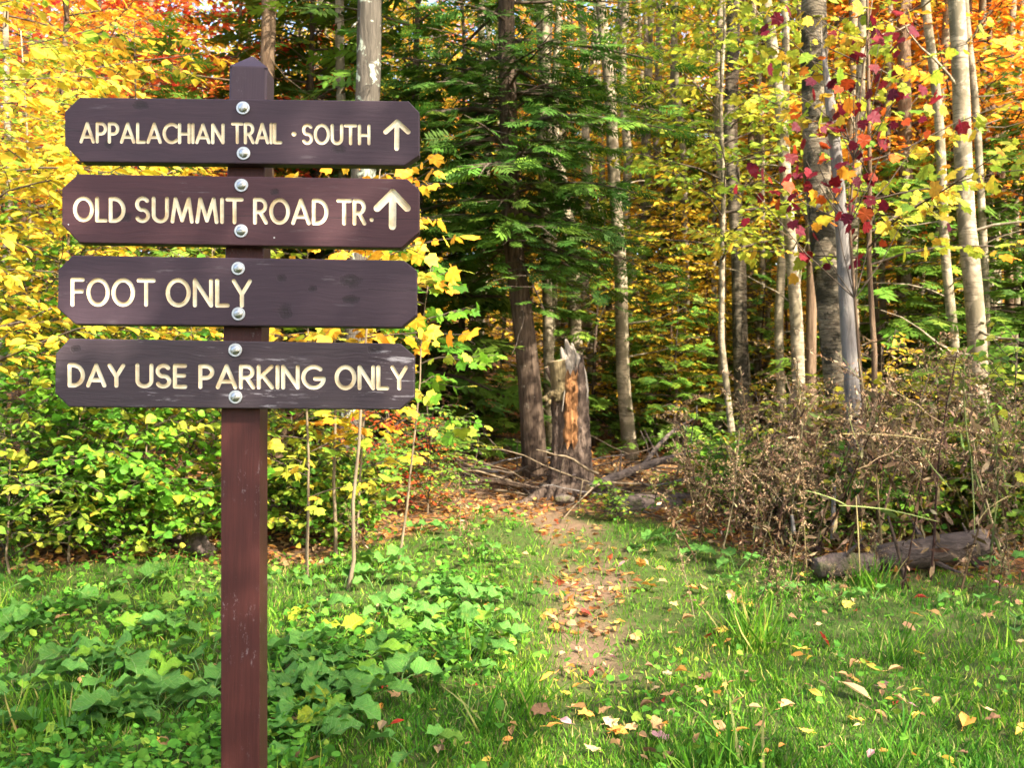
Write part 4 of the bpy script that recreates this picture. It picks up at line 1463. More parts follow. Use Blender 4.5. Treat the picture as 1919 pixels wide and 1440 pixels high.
# ---------------------------------------------------------------- broken stump
def build_stump():
    D = 9.0
    m = D / FPX
    c = at(1068, 930, D)
    gz = g(c.x, D)
    o = empty('broken_stump', (c.x, D, gz))
    rng = np.random.default_rng(12)

    def lp(px, py, dy=0.0):
        p = at(px, py, D + dy)
        return np.array((p.x - c.x, dy, p.z - gz))
    # outer shell
    A, NR = 64, 44
    th = np.linspace(0, 2 * np.pi, A, endpoint=False)
    rows = []
    zt_l, zt_r, zt_f = lp(1040, 738)[2], lp(1090, 672)[2], lp(1065, 712)[2]
    for i in range(NR):
        u = i / (NR - 1)
        ring = []
        for a in range(A):
            ca, sa = math.cos(th[a]), math.sin(th[a])
            ht = zt_f + (zt_r - zt_f) * max(0, ca) ** .7 + (zt_l - zt_f) * max(0, -ca) ** .5
            ht += .05 * math.sin(a * 2.3) + .03 * math.sin(a * 5.1)
            z = -.12 + (ht + .12) * u
            xl = np.interp(z, [-.12, 0, .12, .3, .6, .95, 1.3], [-.34, -.27, -.205, -.175, -.165, -.175, -.15])
            xr = np.interp(z, [-.12, 0, .12, .3, .6, .95, 1.3], [.30, .235, .20, .18, .165, .150, .115])
            cx, rx = (xl + xr) / 2, (xr - xl) / 2
            lob = 1 + .06 * math.sin(3 * th[a] + 2.5 * z + 1) + .045 * math.sin(7 * th[a] + 1.3 * math.sin(3 * z)) + .10 * math.exp(-max(z, 0) / .15) * math.sin(5 * th[a] + .5)
            lob += .045 * math.sin(13 * th[a] + 4 * z + 2 * math.sin(5 * z)) + .022 * rng.standard_normal()
            ring.append((cx + rx * lob * ca, rx * .95 * lob * sa, z))
        rows.append(ring)
    V = np.array(rows).reshape(-1, 3)
    i = np.arange(NR - 1)[:, None] * A
    j = np.arange(A)[None]
    q = np.stack([i + j, i + (j + 1) % A, i + A + (j + 1) % A, i + A + j], -1).reshape(-1, 4)
    V = np.vstack([V, [(0, 0, zt_f - .25)]])
    t = np.stack([np.full(A, len(V) - 1), (NR - 1) * A + np.arange(A), (NR - 1) * A + (np.arange(A) + 1) % A], -1)
    a_ = Acc()
    a_.add(V, q, t)
    M['bark_stump'] = bark_mat('stump_bark', (.035, .022, .016), (.31, .22, .165), scale=(1, 1, .25), freq=30, bump=1.4, patch=(.33, .26, .235), patch_freq=9, patch_lo=.64)
    a_.build('shell', M['bark_stump'], o, smooth=True)
    # exposed orange wood on the front
    nu, nv = 8, 26
    G_ = []
    for k in range(nv):
        v = k / (nv - 1)
        z = lp(1068, 832)[2] * (1 - v) + lp(1068, 700)[2] * v
        x0, x1 = lp(1053 + 5 * v + 1.6 * math.sin(k * 1.1) + rng.normal(0, .5), 760)[0], lp(1081 - 1 * v + 1.2 * math.sin(k * 1.3 + 1) + rng.normal(0, .5), 760)[0]
        for h in range(nu):
            f = h / (nu - 1)
            x = x0 + (x1 - x0) * f
            y = -math.sqrt(max(.0, .165 ** 2 - (x * .9) ** 2)) - .022 + .012 * math.sin(f * 19 + k * .2) + .009 * rng.standard_normal() + (.030 if h in (0, nu - 1) else 0)
            G_.append((x, y, z + .05 * math.sin(h * 2.1) * (k in (0, nv - 1)) + .03 * math.sin(h * 3.7 + 1) * (k in (1, nv - 2))))
    i = np.arange(nv - 1)[:, None] * nu + np.arange(nu - 1)[None]
    a_ = Acc()
    a_.add(np.array(G_), np.stack([i, i + 1, i + nu + 1, i + nu], -1).reshape(-1, 4))
    h_ = a_.build('exposed_wood', M['heart'], o, smooth=True)
    h_['label'] = 'strip of raw orange wood on the stump front'
    # weathered splinters at the top
    for (bx, by, tx, ty, r, dy) in [(1069, 760, 1052, 651, 8, -.12), (1072, 760, 1057, 655, 9, -.10), (1075, 765, 1060, 636, 8, -.10), (1078, 765, 1066, 648, 10, -.09), (1081, 765, 1071, 643, 9, -.07), (1084, 770, 1075, 652, 10, -.06),
                                    (1087, 775, 1082, 664, 10, -.03), (1091, 785, 1088, 676, 10, .0), (1093, 795, 1093, 694, 9, .03), (1076, 750, 1066, 660, 11, .0), (1080, 750, 1074, 655, 11, .03), (1068, 740, 1058, 668, 8, .02)]:
        p0, p1 = lp(bx, by, dy), lp(tx, ty, dy + .03)
        mid = (p0 + p1) / 2 + np.array([.022, 0, 0]) + rng.normal(0, .004, 3)
        P = np.array([p0, p0 * .6 + mid * .4, mid, mid * .5 + p1 * .5, p1 * .8 + mid * .2, p1 * .95 + mid * .05, p1])
        P[3:6] += rng.normal(0, .004, (3, 3))
        a_ = Acc()
        a_.tube(P, np.array([1, 1.0, 1.0, .95, .8, .55, .2]) * r * m, 7, jit=.16, rng=rng, flat=.7)
        a_.build('splinter', M['weathered'], o)
    # sawn stubs on the left
    a_ = Acc()
    P = np.array([lp(1054, 750, -.08), lp(1050, 715, -.08), lp(1044, 677, -.08)])
    a_.tube(P, [.085, .088, .092], 16, jit=.04, rng=rng)
    s_ = a_.build('sawn_stub', M['bark_stump'], o, smooth=False)
    s_.data.materials[0] = bark_mat('mossy_stub', (.09, .065, .03), (.33, .25, .13), scale=(1, 1, .2), freq=20, bump=.9)
    a_ = Acc()
    a_.tube(np.array([lp(1044, 677.3, -.08), lp(1043.6, 675.4, -.08)]), [.091, .088], 16)
    a_.build('cut_face', M['cut_wood'], s_)
    a_ = Acc()
    P = np.array([lp(1042, 735, -.06), lp(1036, 712, -.08), lp(1025, 688, -.09)])
    a_.tube(P, [.022, .026, .032], 10, jit=.05, rng=rng)
    s2 = a_.build('sawn_stub', M['bark_stump'], o)
    a_ = Acc()
    d = P[2] - P[1]
    d /= np.linalg.norm(d)
    a_.tube(np.array([P[2] - d * .001, P[2] + d * .004]), [.031, .029], 10)
    a_.build('cut_face', M['cut_wood'], s2)
    # shelf-like knobs and the loose flap of bark
    for (x, y, r, dy) in [(1024, 746, .035, -.14), (1031, 738, .04, -.15), (1030, 754, .03, -.16), (1040, 737, .045, -.15), (1049, 728, .04, -.15), (1047, 712, .028, -.15), (1056, 720, .03, -.14)]:
        p = lp(x, y, dy)
        a_ = Acc()
        ax = rng.normal(0, 1, 3) * np.array([1, .4, .4])
        ax /= np.linalg.norm(ax)
        P = np.array([p - ax * r, p - ax * r * .6, p, p + ax * r * .6, p + ax * r * 1.1])
        a_.tube(P, np.array([.25, .8, 1, .7, .15]) * r * .8, 8, jit=.2, rng=rng, flat=.6)
        a_.build('gnarl', s_.data.materials[0], o)
    a_ = Acc()
    p0, p1 = lp(1053, 772, -.2), lp(1058, 732, -.18)
    a_.tube(np.array([p0, (p0 + p1) / 2 + [0, -.006, 0], p1]), [.020, .019, .012], 4, jit=.1, rng=rng, flat=.3)
    a_.build('bark_flap', M['weathered'], o)
    # roots
    for az, L in ((3.5, .55), (4.3, .35), (5.0, .30), (5.8, .45), (2.6, .4), (.3, .4)):
        P = []
        for k in range(6):
            f = k / 5
            x, y = (.14 + L * f) * math.cos(az + .15 * f), (.14 + L * f) * math.sin(az + .15 * f)
            P.append((x, y, float(G(c.x + x, D + y)) - gz + .11 * (1 - f) ** 1.6 - .03))
        a_ = Acc()
        a_.tube(np.array(P), np.linspace(.075, .02, 6), 8, jit=.06, rng=rng)
        a_.build('root', M['bark_stump'], o, smooth=True)
    tag(o, 'broken grey stump with a splintered top and an orange strip of bare wood', 'stump')


build_stump()


# ---------------------------------------------------------------- logs and fallen branches
def log(name, ends, r, mat, label, cat='log', seed=0, sag=0.0, sides=16, jit=.05, stubs=0, cut=True, grp=None):
    """ends: two or more world points; bark tube with two end faces"""
    rng = np.random.default_rng(seed)
    P = np.array(ends, float)
    s = np.concatenate([[0], np.cumsum(np.linalg.norm(np.diff(P, axis=0), axis=1))])
    n = max(8, int(s[-1] / .09))
    u = np.linspace(0, s[-1], n)
    Q = np.stack([np.interp(u, s, P[:, k]) for k in range(3)], -1)
    Q[1:-1] += rng.normal(0, .12 * np.max(r), (n - 2, 3))
    for _ in range(2):
        Q[1:-1] = (Q[:-2] + 2 * Q[1:-1] + Q[2:]) / 4
    o = empty(name, tuple(Q[0]))
    rr = np.interp(u, np.linspace(0, s[-1], len(np.atleast_1d(r))), np.atleast_1d(r))
    a = Acc()
    a.tube(Q - Q[0], rr, sides, jit=jit, rng=rng)
    b = a.build('bark', M[mat], o, smooth=True)
    if cut:
        for e, i0, i1 in (('cut_face', 0, 1), ('cut_face', -1, -2)):
            d = Q[i0] - Q[i1]
            d /= np.linalg.norm(d)
            a = Acc()
            a.tube(np.array([Q[i0] - Q[0] - d * .002, Q[i0] - Q[0] + d * .004]), [rr[i0] * .95, rr[i0] * .9], sides)
            a.build(e, M['cut_wood'] if cut == 1 else M[cut], o)
    for k in range(stubs):
        p, t = along(Q - Q[0], rng.uniform(.15, .9))
        a = Acc()
        a.tube(curve(p, rng.normal(0, 1, 3) + [0, 0, .6], rng.uniform(.1, .35) * (1 + 3 * np.max(r)), 4, rng, .2), np.linspace(np.max(r) * .28, .004, 5), 5)
        a.build('twig', M[mat], o)
    tag(o, label, cat, grp)
    return o


def gp(px, py, D, dz=0.0):
    p = at(px, py, D)
    return (p.x, D, p.z + dz)


log('cut_log', [gp(1148, 953, 8.2), gp(1215, 952, 8.4), gp(1300, 948, 8.8)], [.108, .110, .105], 'bark_log', 'thick sawn log lying at the edge of the grass right of the stump', seed=1, cut='bark_log', stubs=1)
log('fallen_pole', [gp(1103, 916, 8.5), gp(1180, 884, 8.8), gp(1235, 866, 9.0), gp(1300, 848, 9.3), gp(1400, 838, 9.7)], [.042, .038, .034, .028, .018], 'bark_logx', 'pale cut pole slanting up from the stump into the brush', 'branch', seed=2, stubs=2)
log('fallen_limb', [gp(1205, 874, 8.95), gp(1235, 832, 9.1), gp(1262, 805, 9.2), gp(1300, 785, 9.4)], [.024, .02, .016, .008], 'bark_logx', 'forked limb rising from the slanting pale pole', 'branch', seed=3, cut=0, stubs=3)
log('fallen_log', [gp(1640, 1050, 6.3), gp(1720, 1038, 6.3), gp(1845, 1016, 6.45)], [.092, .096, .088], 'bark_scaly', 'scaly fallen log under the dead weeds', seed=4, cut='bark_log', stubs=4)
log('rotten_log', [gp(1528, 1064, 6.05), gp(1580, 1058, 6.1), gp(1640, 1054, 6.15)], [.06, .075, .06], 'bark_log', 'crumbling short log left of the scaly fallen log', seed=5, jit=.12, cut=0, stubs=2)
log('upright_stub', [gp(1560, 1010, 6.5), gp(1562, 960, 6.5), gp(1563, 908, 6.5)], [.017, .015, .013], 'bark_grey', 'upright broken grey stick with a pale tip in the weeds', 'stick', seed=6, sides=8)
log('upright_stub', [gp(1488, 1000, 6.6), gp(1484, 966, 6.6)], [.014, .012], 'bark_grey', 'short upright stick left of the pale-tipped stick', 'stick', seed=7, sides=8)
log('leaning_stick', [gp(1702, 1118, 6.0), gp(1688, 1050, 6.1), gp(1664, 968, 6.2)], [.013, .011, .008], 'bark_dark', 'dark stick leaning on the scaly fallen log', 'stick', seed=8, sides=7, cut=0)
log('fallen_log', [gp(262, 968, 7.0), gp(340, 963, 7.0), gp(430, 958, 7.1), gp(520, 952, 7.2)], [.022, .030, .032, .03], 'bark_logx', 'thin fallen log passing behind the post at left', seed=9, stubs=2)
log('mossy_log', [gp(270, 990, 7.3), gp(320, 1000, 7.1), gp(365, 1015, 6.85), gp(392, 1034, 6.65)], [.09, .12, .10, .05], 'bark_log', 'mossy decayed log under the thin fallen log', seed=10, jit=.14, cut=0)
log('mossy_log', [gp(752, 800, 14.5), gp(795, 806, 14), gp(828, 812, 13.6)], [.10, .11, .10], 'bark_log', 'far mossy log on the orange leaves left of the hemlock', seed=11, jit=.06)
log('pale_stick', [gp(1083, 962, 8.4), gp(1087, 930, 8.3), gp(1092, 902, 8.25)], [.008, .007, .005], 'twig_pale', 'pale bare stick poking up in front of the stump', 'stick', seed=12, sides=5, cut=0)
log('fallen_branch', [gp(868, 908, 8.9), gp(905, 896, 8.9), gp(960, 908, 8.9), gp(1010, 915, 8.9)], [.022, .03, .026, .014], 'bark_dark', 'curved dark branch in the brush left of the stump', 'branch', seed=13, cut=0, stubs=2, sides=8)
log('bark_slab', [gp(1040, 936, 8.5), gp(1060, 935, 8.5), gp(1076, 937, 8.5)], [.03, .045, .02], 'bark_log', 'slab of fallen bark at the foot of the stump', 'bark', seed=14, cut=0, sides=8)
log('flat_stick', [gp(910, 1012, 7.7), gp(935, 1013, 7.7)], [.012, .010], 'bark_grey', 'small grey stick on the trail edge', 'stick', seed=15, cut=0, sides=6)
log('charred_stick', [gp(1422, 1392, 3.85), gp(1445, 1387, 3.87), gp(1474, 1380, 3.9)], [.006, .010, .004], 'bark_dark', 'dark curled bark piece on the near grass right of the trail', 'bark', seed=16, cut=0, sides=6)
rng = np.random.default_rng(91)
for side, (x0, x1, y0, y1, d0, d1, n) in (('left', (850, 1035, 862, 925, 8.9, 10.5, 26)), ('right', (1110, 1420, 815, 940, 8.6, 10.2, 34))):
    for k in range(n):
        px, D = rng.uniform(x0, x1), rng.uniform(d0, d1)
        p = at(px, 700, D)
        L = rng.uniform(.4, 1.5)
        az = rng.uniform(0, 6.28)
        z = g(p.x, D) + rng.uniform(.01, .22)
        P = curve((p.x, D, z), (math.cos(az), math.sin(az) * .6, rng.uniform(-.05, .3)), L, 7, rng, .35, .05)
        P[:, 2] = np.maximum(P[:, 2], G(P[:, 0], P[:, 1]) + .01)
        r = rng.uniform(.005, .017)
        o = empty('fallen_branch', tuple(P[0]))
        a = Acc()
        a.tube(P - P[0], np.linspace(r, r * .3, 8), 5, jit=.06, rng=rng)
        a.build('limb', M[['bark_dark', 'twig', 'twig_pale', 'bark_grey'][rng.integers(4)]], o, smooth=True)
        for j in range(rng.integers(1, 5)):
            q, _ = along(P - P[0], rng.uniform(.2, .9))
            a = Acc()
            a.tube(curve(q, rng.normal(0, 1, 3) + [0, 0, .3], rng.uniform(.1, .4), 4, rng, .3), np.linspace(r * .4, .0015, 5), 4, cap=False)
            a.build('twig', M['twig'], o)
        tag(o, f'bare branch tangled in the brush heap {side} of the stump', 'branch', f'brush heap {side} of the stump')

# ---------------------------------------------------------------- shrubs and leafy saplings near the sign
def bush(name, px, D, parts, label, cat='shrub', bark='twig_pale', rz=0.0, sc=1.0, leafm=None):
    p = at(px, 700, D)
    o = tree_obj(name, parts, M[bark], leafm or M['leaf'], (p.x, D, g(p.x, D) - .02), rz, M['twig'])
    o.scale = (sc, sc, sc)
    tag(o, label, cat)
    return o


sh = [grow(s_, 1.75, .012, .12, 32, 1.0, .078, pal, tm=T_OVATE, twig_gap=.12, twig_len=.36, up=.55, top=.6, gap=.55, droop=.3, bend=.12, sides=5) for s_, pal in ((61, 'lime'), (62, 'lime'), (63, 'lime'))]
bush('leafy_shrub', 60, 6.9, sh[0], 'green shrub at the left edge below the boards')
bush('leafy_shrub', 210, 7.2, sh[1], 'yellow-green shrub under the lowest board left of the post')
bush('leafy_shrub', 340, 7.5, sh[2], 'green shrub just left of the post')
bush('leafy_shrub', 130, 8.0, grow(64, 2.3, .016, .3, 34, 1.2, .09, 'lime', tm=T_OVATE, twig_gap=.13, up=.55, top=.6, gap=.55, bend=.1, sides=5), 'taller yellow-green shrub behind the left shrubs')
bush('leafy_shrub', 400, 8.4, grow(65, 2.3, .016, .3, 32, 1.1, .09, 'mapleturn', tm=T_OVATE, twig_gap=.13, up=.55, top=.6, gap=.55, bend=.1, sides=5), 'shrub with turning leaves behind the post')
bush('leafy_shrub', 270, 6.75, grow(77, 1.35, .011, .12, 28, .85, .070, 'lime', tm=T_BROAD, twig_gap=.12, up=.5, top=.6, gap=.55, droop=.3, tilt=.6, bend=.1, sides=5), 'bright green shrub in front between the left edge and the post')
bush('leafy_shrub', 130, 6.5, grow(78, 1.25, .011, .12, 26, .8, .070, 'lime', tm=T_BROAD, twig_gap=.12, up=.5, top=.6, gap=.6, droop=.3, tilt=.6, bend=.1, sides=5), 'low yellow-green shrub in front at the left')
bush('leafy_shrub', 20, 6.2, grow(66, 1.0, .010, .1, 22, .7, .075, 'green', tm=T_OVATE, twig_gap=.12, up=.5, top=.6, gap=.55, bend=.1, sides=5), 'low dark green shrub at the left edge of the grass')
# yellow beech sapling hanging over the upper left
bush('yellow_sapling', -90, 5.8, grow(67, 4.4, .03, 1.3, 42, 1.25, .095, 'yelmix', tm=T_OVATE, twig_gap=.13, up=.3, top=.6, gap=.5, droop=.35, bend=.05), 'near yellow-leaved sapling arching in over the upper left corner', 'tree')
bush('yellow_sapling', 120, 7.4, grow(68, 3.1, .024, .9, 40, 1.25, .10, 'yelmix', tm=T_OVATE, twig_gap=.13, up=.3, top=.6, gap=.5, droop=.3, bend=.05), 'yellow-leaved sapling behind the left board ends', 'tree')
# maple behind the boards
bush('maple_sapling', 645, 6.0, grow(69, 2.7, .014, 1.5, 13, .55, .085, 'gold', tm=T_MAPLE, twig_gap=.16, twig_len=.36, up=.3, top=.7, gap=.85, droop=.7, tilt=.9, bend=.06, lean=(.06, 0)), 'young maple with golden leaves poking out right of the boards', 'tree')
bush('maple_sapling', 745, 6.6, grow(70, 2.1, .011, .9, 13, .45, .085, 'lime', tm=T_MAPLE, twig_gap=.15, twig_len=.32, up=.3, top=.7, gap=.8, droop=.6, tilt=.8, bend=.06, lean=(.08, 0)), 'small green maple right of the lowest board', 'tree')
bush('maple_sapling', 575, 6.4, grow(71, 2.4, .012, .5, 20, .55, .09, 'mapleturn', tm=T_MAPLE, twig_gap=.17, twig_len=.3, up=.4, top=.7, gap=.85, bend=.07, sides=7), 'thin grey-stemmed maple sapling right beside the post', 'tree')
bush('maple_sapling', 628, 6.9, grow(72, 2.6, .015, .7, 18, .55, .09, 'gold', tm=T_MAPLE, twig_gap=.17, twig_len=.3, up=.4, top=.7, gap=.9, bend=.03, sides=7), 'straight pale-stemmed maple sapling below the lowest board', 'tree')
bush('maple_sapling', 668, 7.0, grow(73, 2.6, .011, .6, 18, .5, .085, 'yellow', tm=T_MAPLE, twig_gap=.17, twig_len=.3, up=.4, top=.7, gap=.9, bend=.05, sides=7, lean=(.05, 0)), 'leaning pale-stemmed sapling with yellow leaves under the board end', 'tree')
bush('leafy_shrub', 545, 7.2, grow(74, .95, .010, .08, 22, .55, .07, 'ygreen', tm=T_OVATE, twig_gap=.12, up=.5, top=.6, gap=.6, bend=.1, sides=5), 'low lime shrub at the foot of the saplings right of the post')
bush('leafy_shrub', 800, 8.2, grow(75, .75, .008, .05, 24, .4, .05, 'green', tm=T_OVATE, twig_gap=.09, up=.9, top=.6, gap=.6, bend=.1, sides=5), 'small-leaved green plant left of the trail bend', 'plant')
bush('leafy_shrub', 720, 8.6, grow(76, .8, .008, .05, 20, .5, .06, 'red', tm=T_OVATE, twig_gap=.12, up=.6, top=.6, gap=.8, bend=.1, sides=5), 'low shrub with pinkish red leaves near the lichen trunk')
for k, (px, D, h, lab) in enumerate([(1140, 8.0, .35, 'sprig of green leaves over the sawn log'), (1155, 7.9, .25, 'sprig in front of the sawn log'), (1250, 8.0, .4, 'lime sprig behind the burdock right of the trail'), (1350, 7.6, .5, 'green sprig at the left foot of the weeds')]):
    bush('leafy_sprig', px, D, grow(80 + k, h, .004, .05, 8, .16, .05, 'green', tm=T_OVATE, twig_gap=.08, twig_len=.14, up=.5, gap=.7, sides=4), lab, 'plant')
# leafy bushes among the weeds
for k, (px, D, h, pal, lab) in enumerate([(1720, 7.5, 1.15, 'ygreen', 'yellow-green bush inside the weed thicket'), (1860, 7.2, 1.25, 'ygreen', 'yellow-leaved bush at the right end of the weeds'), (1560, 7.8, 1.0, 'mapleturn', 'low bush with turning leaves below the birch'), (1900, 6.8, 1.5, 'green', 'broad-leaved green bush at the right edge'), (1660, 8.3, 1.3, 'yellow', 'yellow bush behind the weeds'), (1420, 8.4, .9, 'ygreen', 'lime bush behind the left end of the weeds')]):
    bush('thicket_bush', px, D, grow(90 + k, h, .010, .1, 20, .5, .075, pal, tm=T_MAPLE if k < 3 else T_OVATE, twig_gap=.14, twig_len=.3, up=.6, top=.7, gap=.75, bend=.1, sides=5), lab)

# low green undergrowth along the edge of the wood
UG = []
for k, (h, pal) in enumerate(((.42, 'lime'), (.55, 'green'), (.36, 'ygreen'))):
    t_, w_, c_ = grow(120 + k, h, .005, .04, 16, .34, .055, pal, tm=T_BROAD, twig_gap=.08, twig_len=.2, up=.7, top=.6, gap=.62, tilt=.6, sides=4)
    UG.append(tree_obj('low_plant', (t_, w_, c_), M['twig'], M['leaf'], (0, 0, -200)))
rng = np.random.default_rng(17)
for k in range(92):
    u = rng.random()
    if k >= 64:
        px, D, w = rng.uniform(1480, 1910), rng.uniform(6.8, 8.0), 'among the dead weeds'
    elif u < .32:
        px, D, w = rng.uniform(510, 690), rng.uniform(7.0, 8.8), 'right of the post'
    elif u < .72:
        px, D, w = rng.uniform(0, 400), rng.uniform(6.4, 7.6), 'left of the post'
    else:
        px, D, w = rng.uniform(1310, 1520), rng.uniform(7.6, 9.6), 'right of the stump'
    p = at(px, 700, D)
    j = int(rng.choice(3, p=[.45, .45, .10]))
    put(UG[j], (p.x, D, g(p.x, D) - .01), rng.uniform(0, 6.28), rng.uniform(.6, 1.25), f"{['lime', 'dark green', 'yellowing'][j]} low plant at the wood edge {w}", 'plant', f"{['lime', 'dark green', 'yellowing'][j]} low plants {w}")
for o in UG:
    drop(o)

# ---------------------------------------------------------------- dead weeds on the right
def weed_parts(seed):
    rng = np.random.default_rng(seed)
    H = rng.uniform(.95, 1.3)
    P = curve((0, 0, -.03), (rng.normal(0, .12), rng.normal(0, .12), 1), H, 9, rng, .10, .012)
    st, lv, sd_ = Acc(), Acc(), Acc()
    st.tube(P, np.linspace(.008, .003, 10), 5, pick(rng, 'dead', 1)[0], cap=False)
    tips = []
    for k in range(rng.integers(8, 15)):
        q, t = along(P, rng.uniform(.45, .98))
        az = rng.uniform(0, 6.28)
        B = curve(q, (math.cos(az), math.sin(az), rng.uniform(.3, 1.2)), rng.uniform(.12, .45), 5, rng, .3, .06)
        st.tube(B, np.linspace(.003, .0012, 6), 3, pick(rng, 'dead', 1)[0], cap=False)
        tips.append(B)
    # withered hanging leaves
    n = rng.integers(32, 56)
    s = rng.uniform(.05, .9, n)
    pos = np.array([along(P, x)[0] for x in s]) + rng.normal(0, .018, (n, 3))
    dd = rng.normal(0, .8, (n, 3)) + np.array([0, 0, -.75])
    nr = rng.normal(0, 1, (n, 3))
    W = tmpl([(0, 0, 0), (.065, .3, .10), (-.02, .35, -.08), (.05, .7, .20), (-.06, .66, -.04), (.06, 1, .12)], t=[(0, 1, 2), (1, 3, 2), (2, 3, 4), (3, 5, 4)])
    lv.leaves(W, pos, dd, nr, rng.uniform(.035, .125, n), pick(rng, 'dead', n))
    # fluffy seed heads
    for B in tips + [P[-4:]]:
        n = rng.integers(20, 36)
        s = rng.uniform(.15, 1, n)
        pos = np.array([along(B, min(.999, x))[0] for x in s]) + rng.normal(0, .010, (n, 3))
        dd = rng.normal(0, 1, (n, 3)) + np.array([0, 0, .4])
        sd_.leaves(W, pos, dd, rng.normal(0, 1, (n, 3)), rng.uniform(.014, .038, n), pick(rng, 'seed', n))
    return st, lv, sd_


WEED = []
for k in range(9):
    st, lv, sd_ = weed_parts(200 + k)
    o = empty('dead_weed', (0, 0, -200))
    st.build('stem', M['dry'], o)
    lv.build('leaves', M['dry'], o)
    sd_.build('seed_head', M['dry'], o)['kind'] = 'stuff'
    WEED.append(o)
rng = np.random.default_rng(33)
spots = []
for k in range(112):
    px = rng.uniform(1300, 1960)
    D = rng.uniform(6.0, 8.0)
    if px < 1480:
        D = rng.uniform(6.6, 8.0)
    if 1520 < px < 1870 and D < 6.55:
        D += .7
    spots.append((px, D, rng.uniform(.45, 1.22) * (.72 if px < 1450 else 1.0)))
named = {(1500, 6.3): (.95, 'tall brown stalk before the pale-tipped stick'), (1580, 6.2): (1.1, 'tall stalk before the foot of the dead stem'), (1655, 6.3): (1.2, 'tallest stalk right of the dead stem'), (1745, 6.1): (1.15, 'tall branching stalk over the scaly log'), (1895, 6.2): (1.2, 'tall stalk at the right border'), (1800, 5.85): (1.05, 'tall dark weed stalk standing in front at the right'), (1850, 5.9): (.95, 'withered stalk at the right in front of the log'), (1436, 6.15): (.62, 'pale weed stalk standing alone at the grass edge'), (1400, 6.5): (.62, 'fluffy tan seed stalk at the left end of the weeds'),
         (880, 6.6): (.42, 'small dead stalk in the grass left of the trail'), (690, 6.9): (.36, 'tiny dead stalk in the grass near the saplings'), (862, 7.3): (.40, 'bleached stalk left of the trail bend'), (1690, 5.95): (.8, 'dead stalk leaning before the scaly log'), (1310, 7.9): (.5, 'short dead stalk behind the burdock by the log')}
for (px, D), (s, lab) in named.items():
    p = at(px, 700, D)
    put(WEED[rng.integers(9)], (p.x, D, g(p.x, D)), rng.uniform(0, 6.28), s, lab, 'weed', 'dead weed stalks', (rng.uniform(-.12, .12), rng.uniform(-.12, .12)))
for k in range(16):
    spots.append((rng.uniform(1260, 1919), rng.uniform(5.5, 6.1), rng.uniform(.2, .42)))
for (px, D, s) in spots:
    p = at(px, 700, D)
    z = 'front' if D < 6.7 else ('middle' if D < 7.4 else 'back')
    w = 'left part' if px < 1530 else ('centre' if px < 1740 else 'right part')
    put(WEED[rng.integers(9)], (p.x, D, g(p.x, D)), rng.uniform(0, 6.28), s, f'brown dead weed stalk in the {z} of the thicket, {w}', 'weed', f'weed thicket {z}, {w}', (rng.normal(0, .22), rng.normal(0, .22)))
for o in WEED:
    drop(o)

# green arching grass stems across the weeds
for k, (pts, D, lab) in enumerate([([(1572, 948), (1660, 955), (1757, 978)], 5.9, 'green arching stem low across the weeds'), ([(1510, 920), (1560, 935), (1590, 950)], 5.95, 'short green stem left in the weeds'), ([(1720, 840), (1750, 880), (1783, 920)], 5.9, 'green stem slanting down through the weeds'), ([(1820, 860), (1824, 930), (1827, 1000)], 5.9, 'upright green stem at the right of the weeds'), ([(1580, 814), (1660, 815), (1750, 826)], 5.9, 'straw-coloured stem lying over the weeds'), ([(1604, 930), (1608, 1000), (1612, 1080)], 5.8, 'upright straw stem in front of the logs'), ([(1890, 930), (1850, 955), (1828, 985)], 5.9, 'olive stem leaning at the right of the weeds')]):
    P = [np.array(at(x, y, D)) for x, y in pts]
    a = Acc()
    a.tube(np.array([P[0], (P[0] + P[1]) / 2 + [0, 0, .004], P[1], (P[1] + P[2]) / 2 + [0, 0, .003], P[2]]), [.002, .0035, .004, .0035, .002], 5, (.30, .36, .12) if 'green' in lab else (.42, .33, .15))
    tag(a.build('grass_stem', M['dry']), lab, 'stem', 'long stems over the weeds')


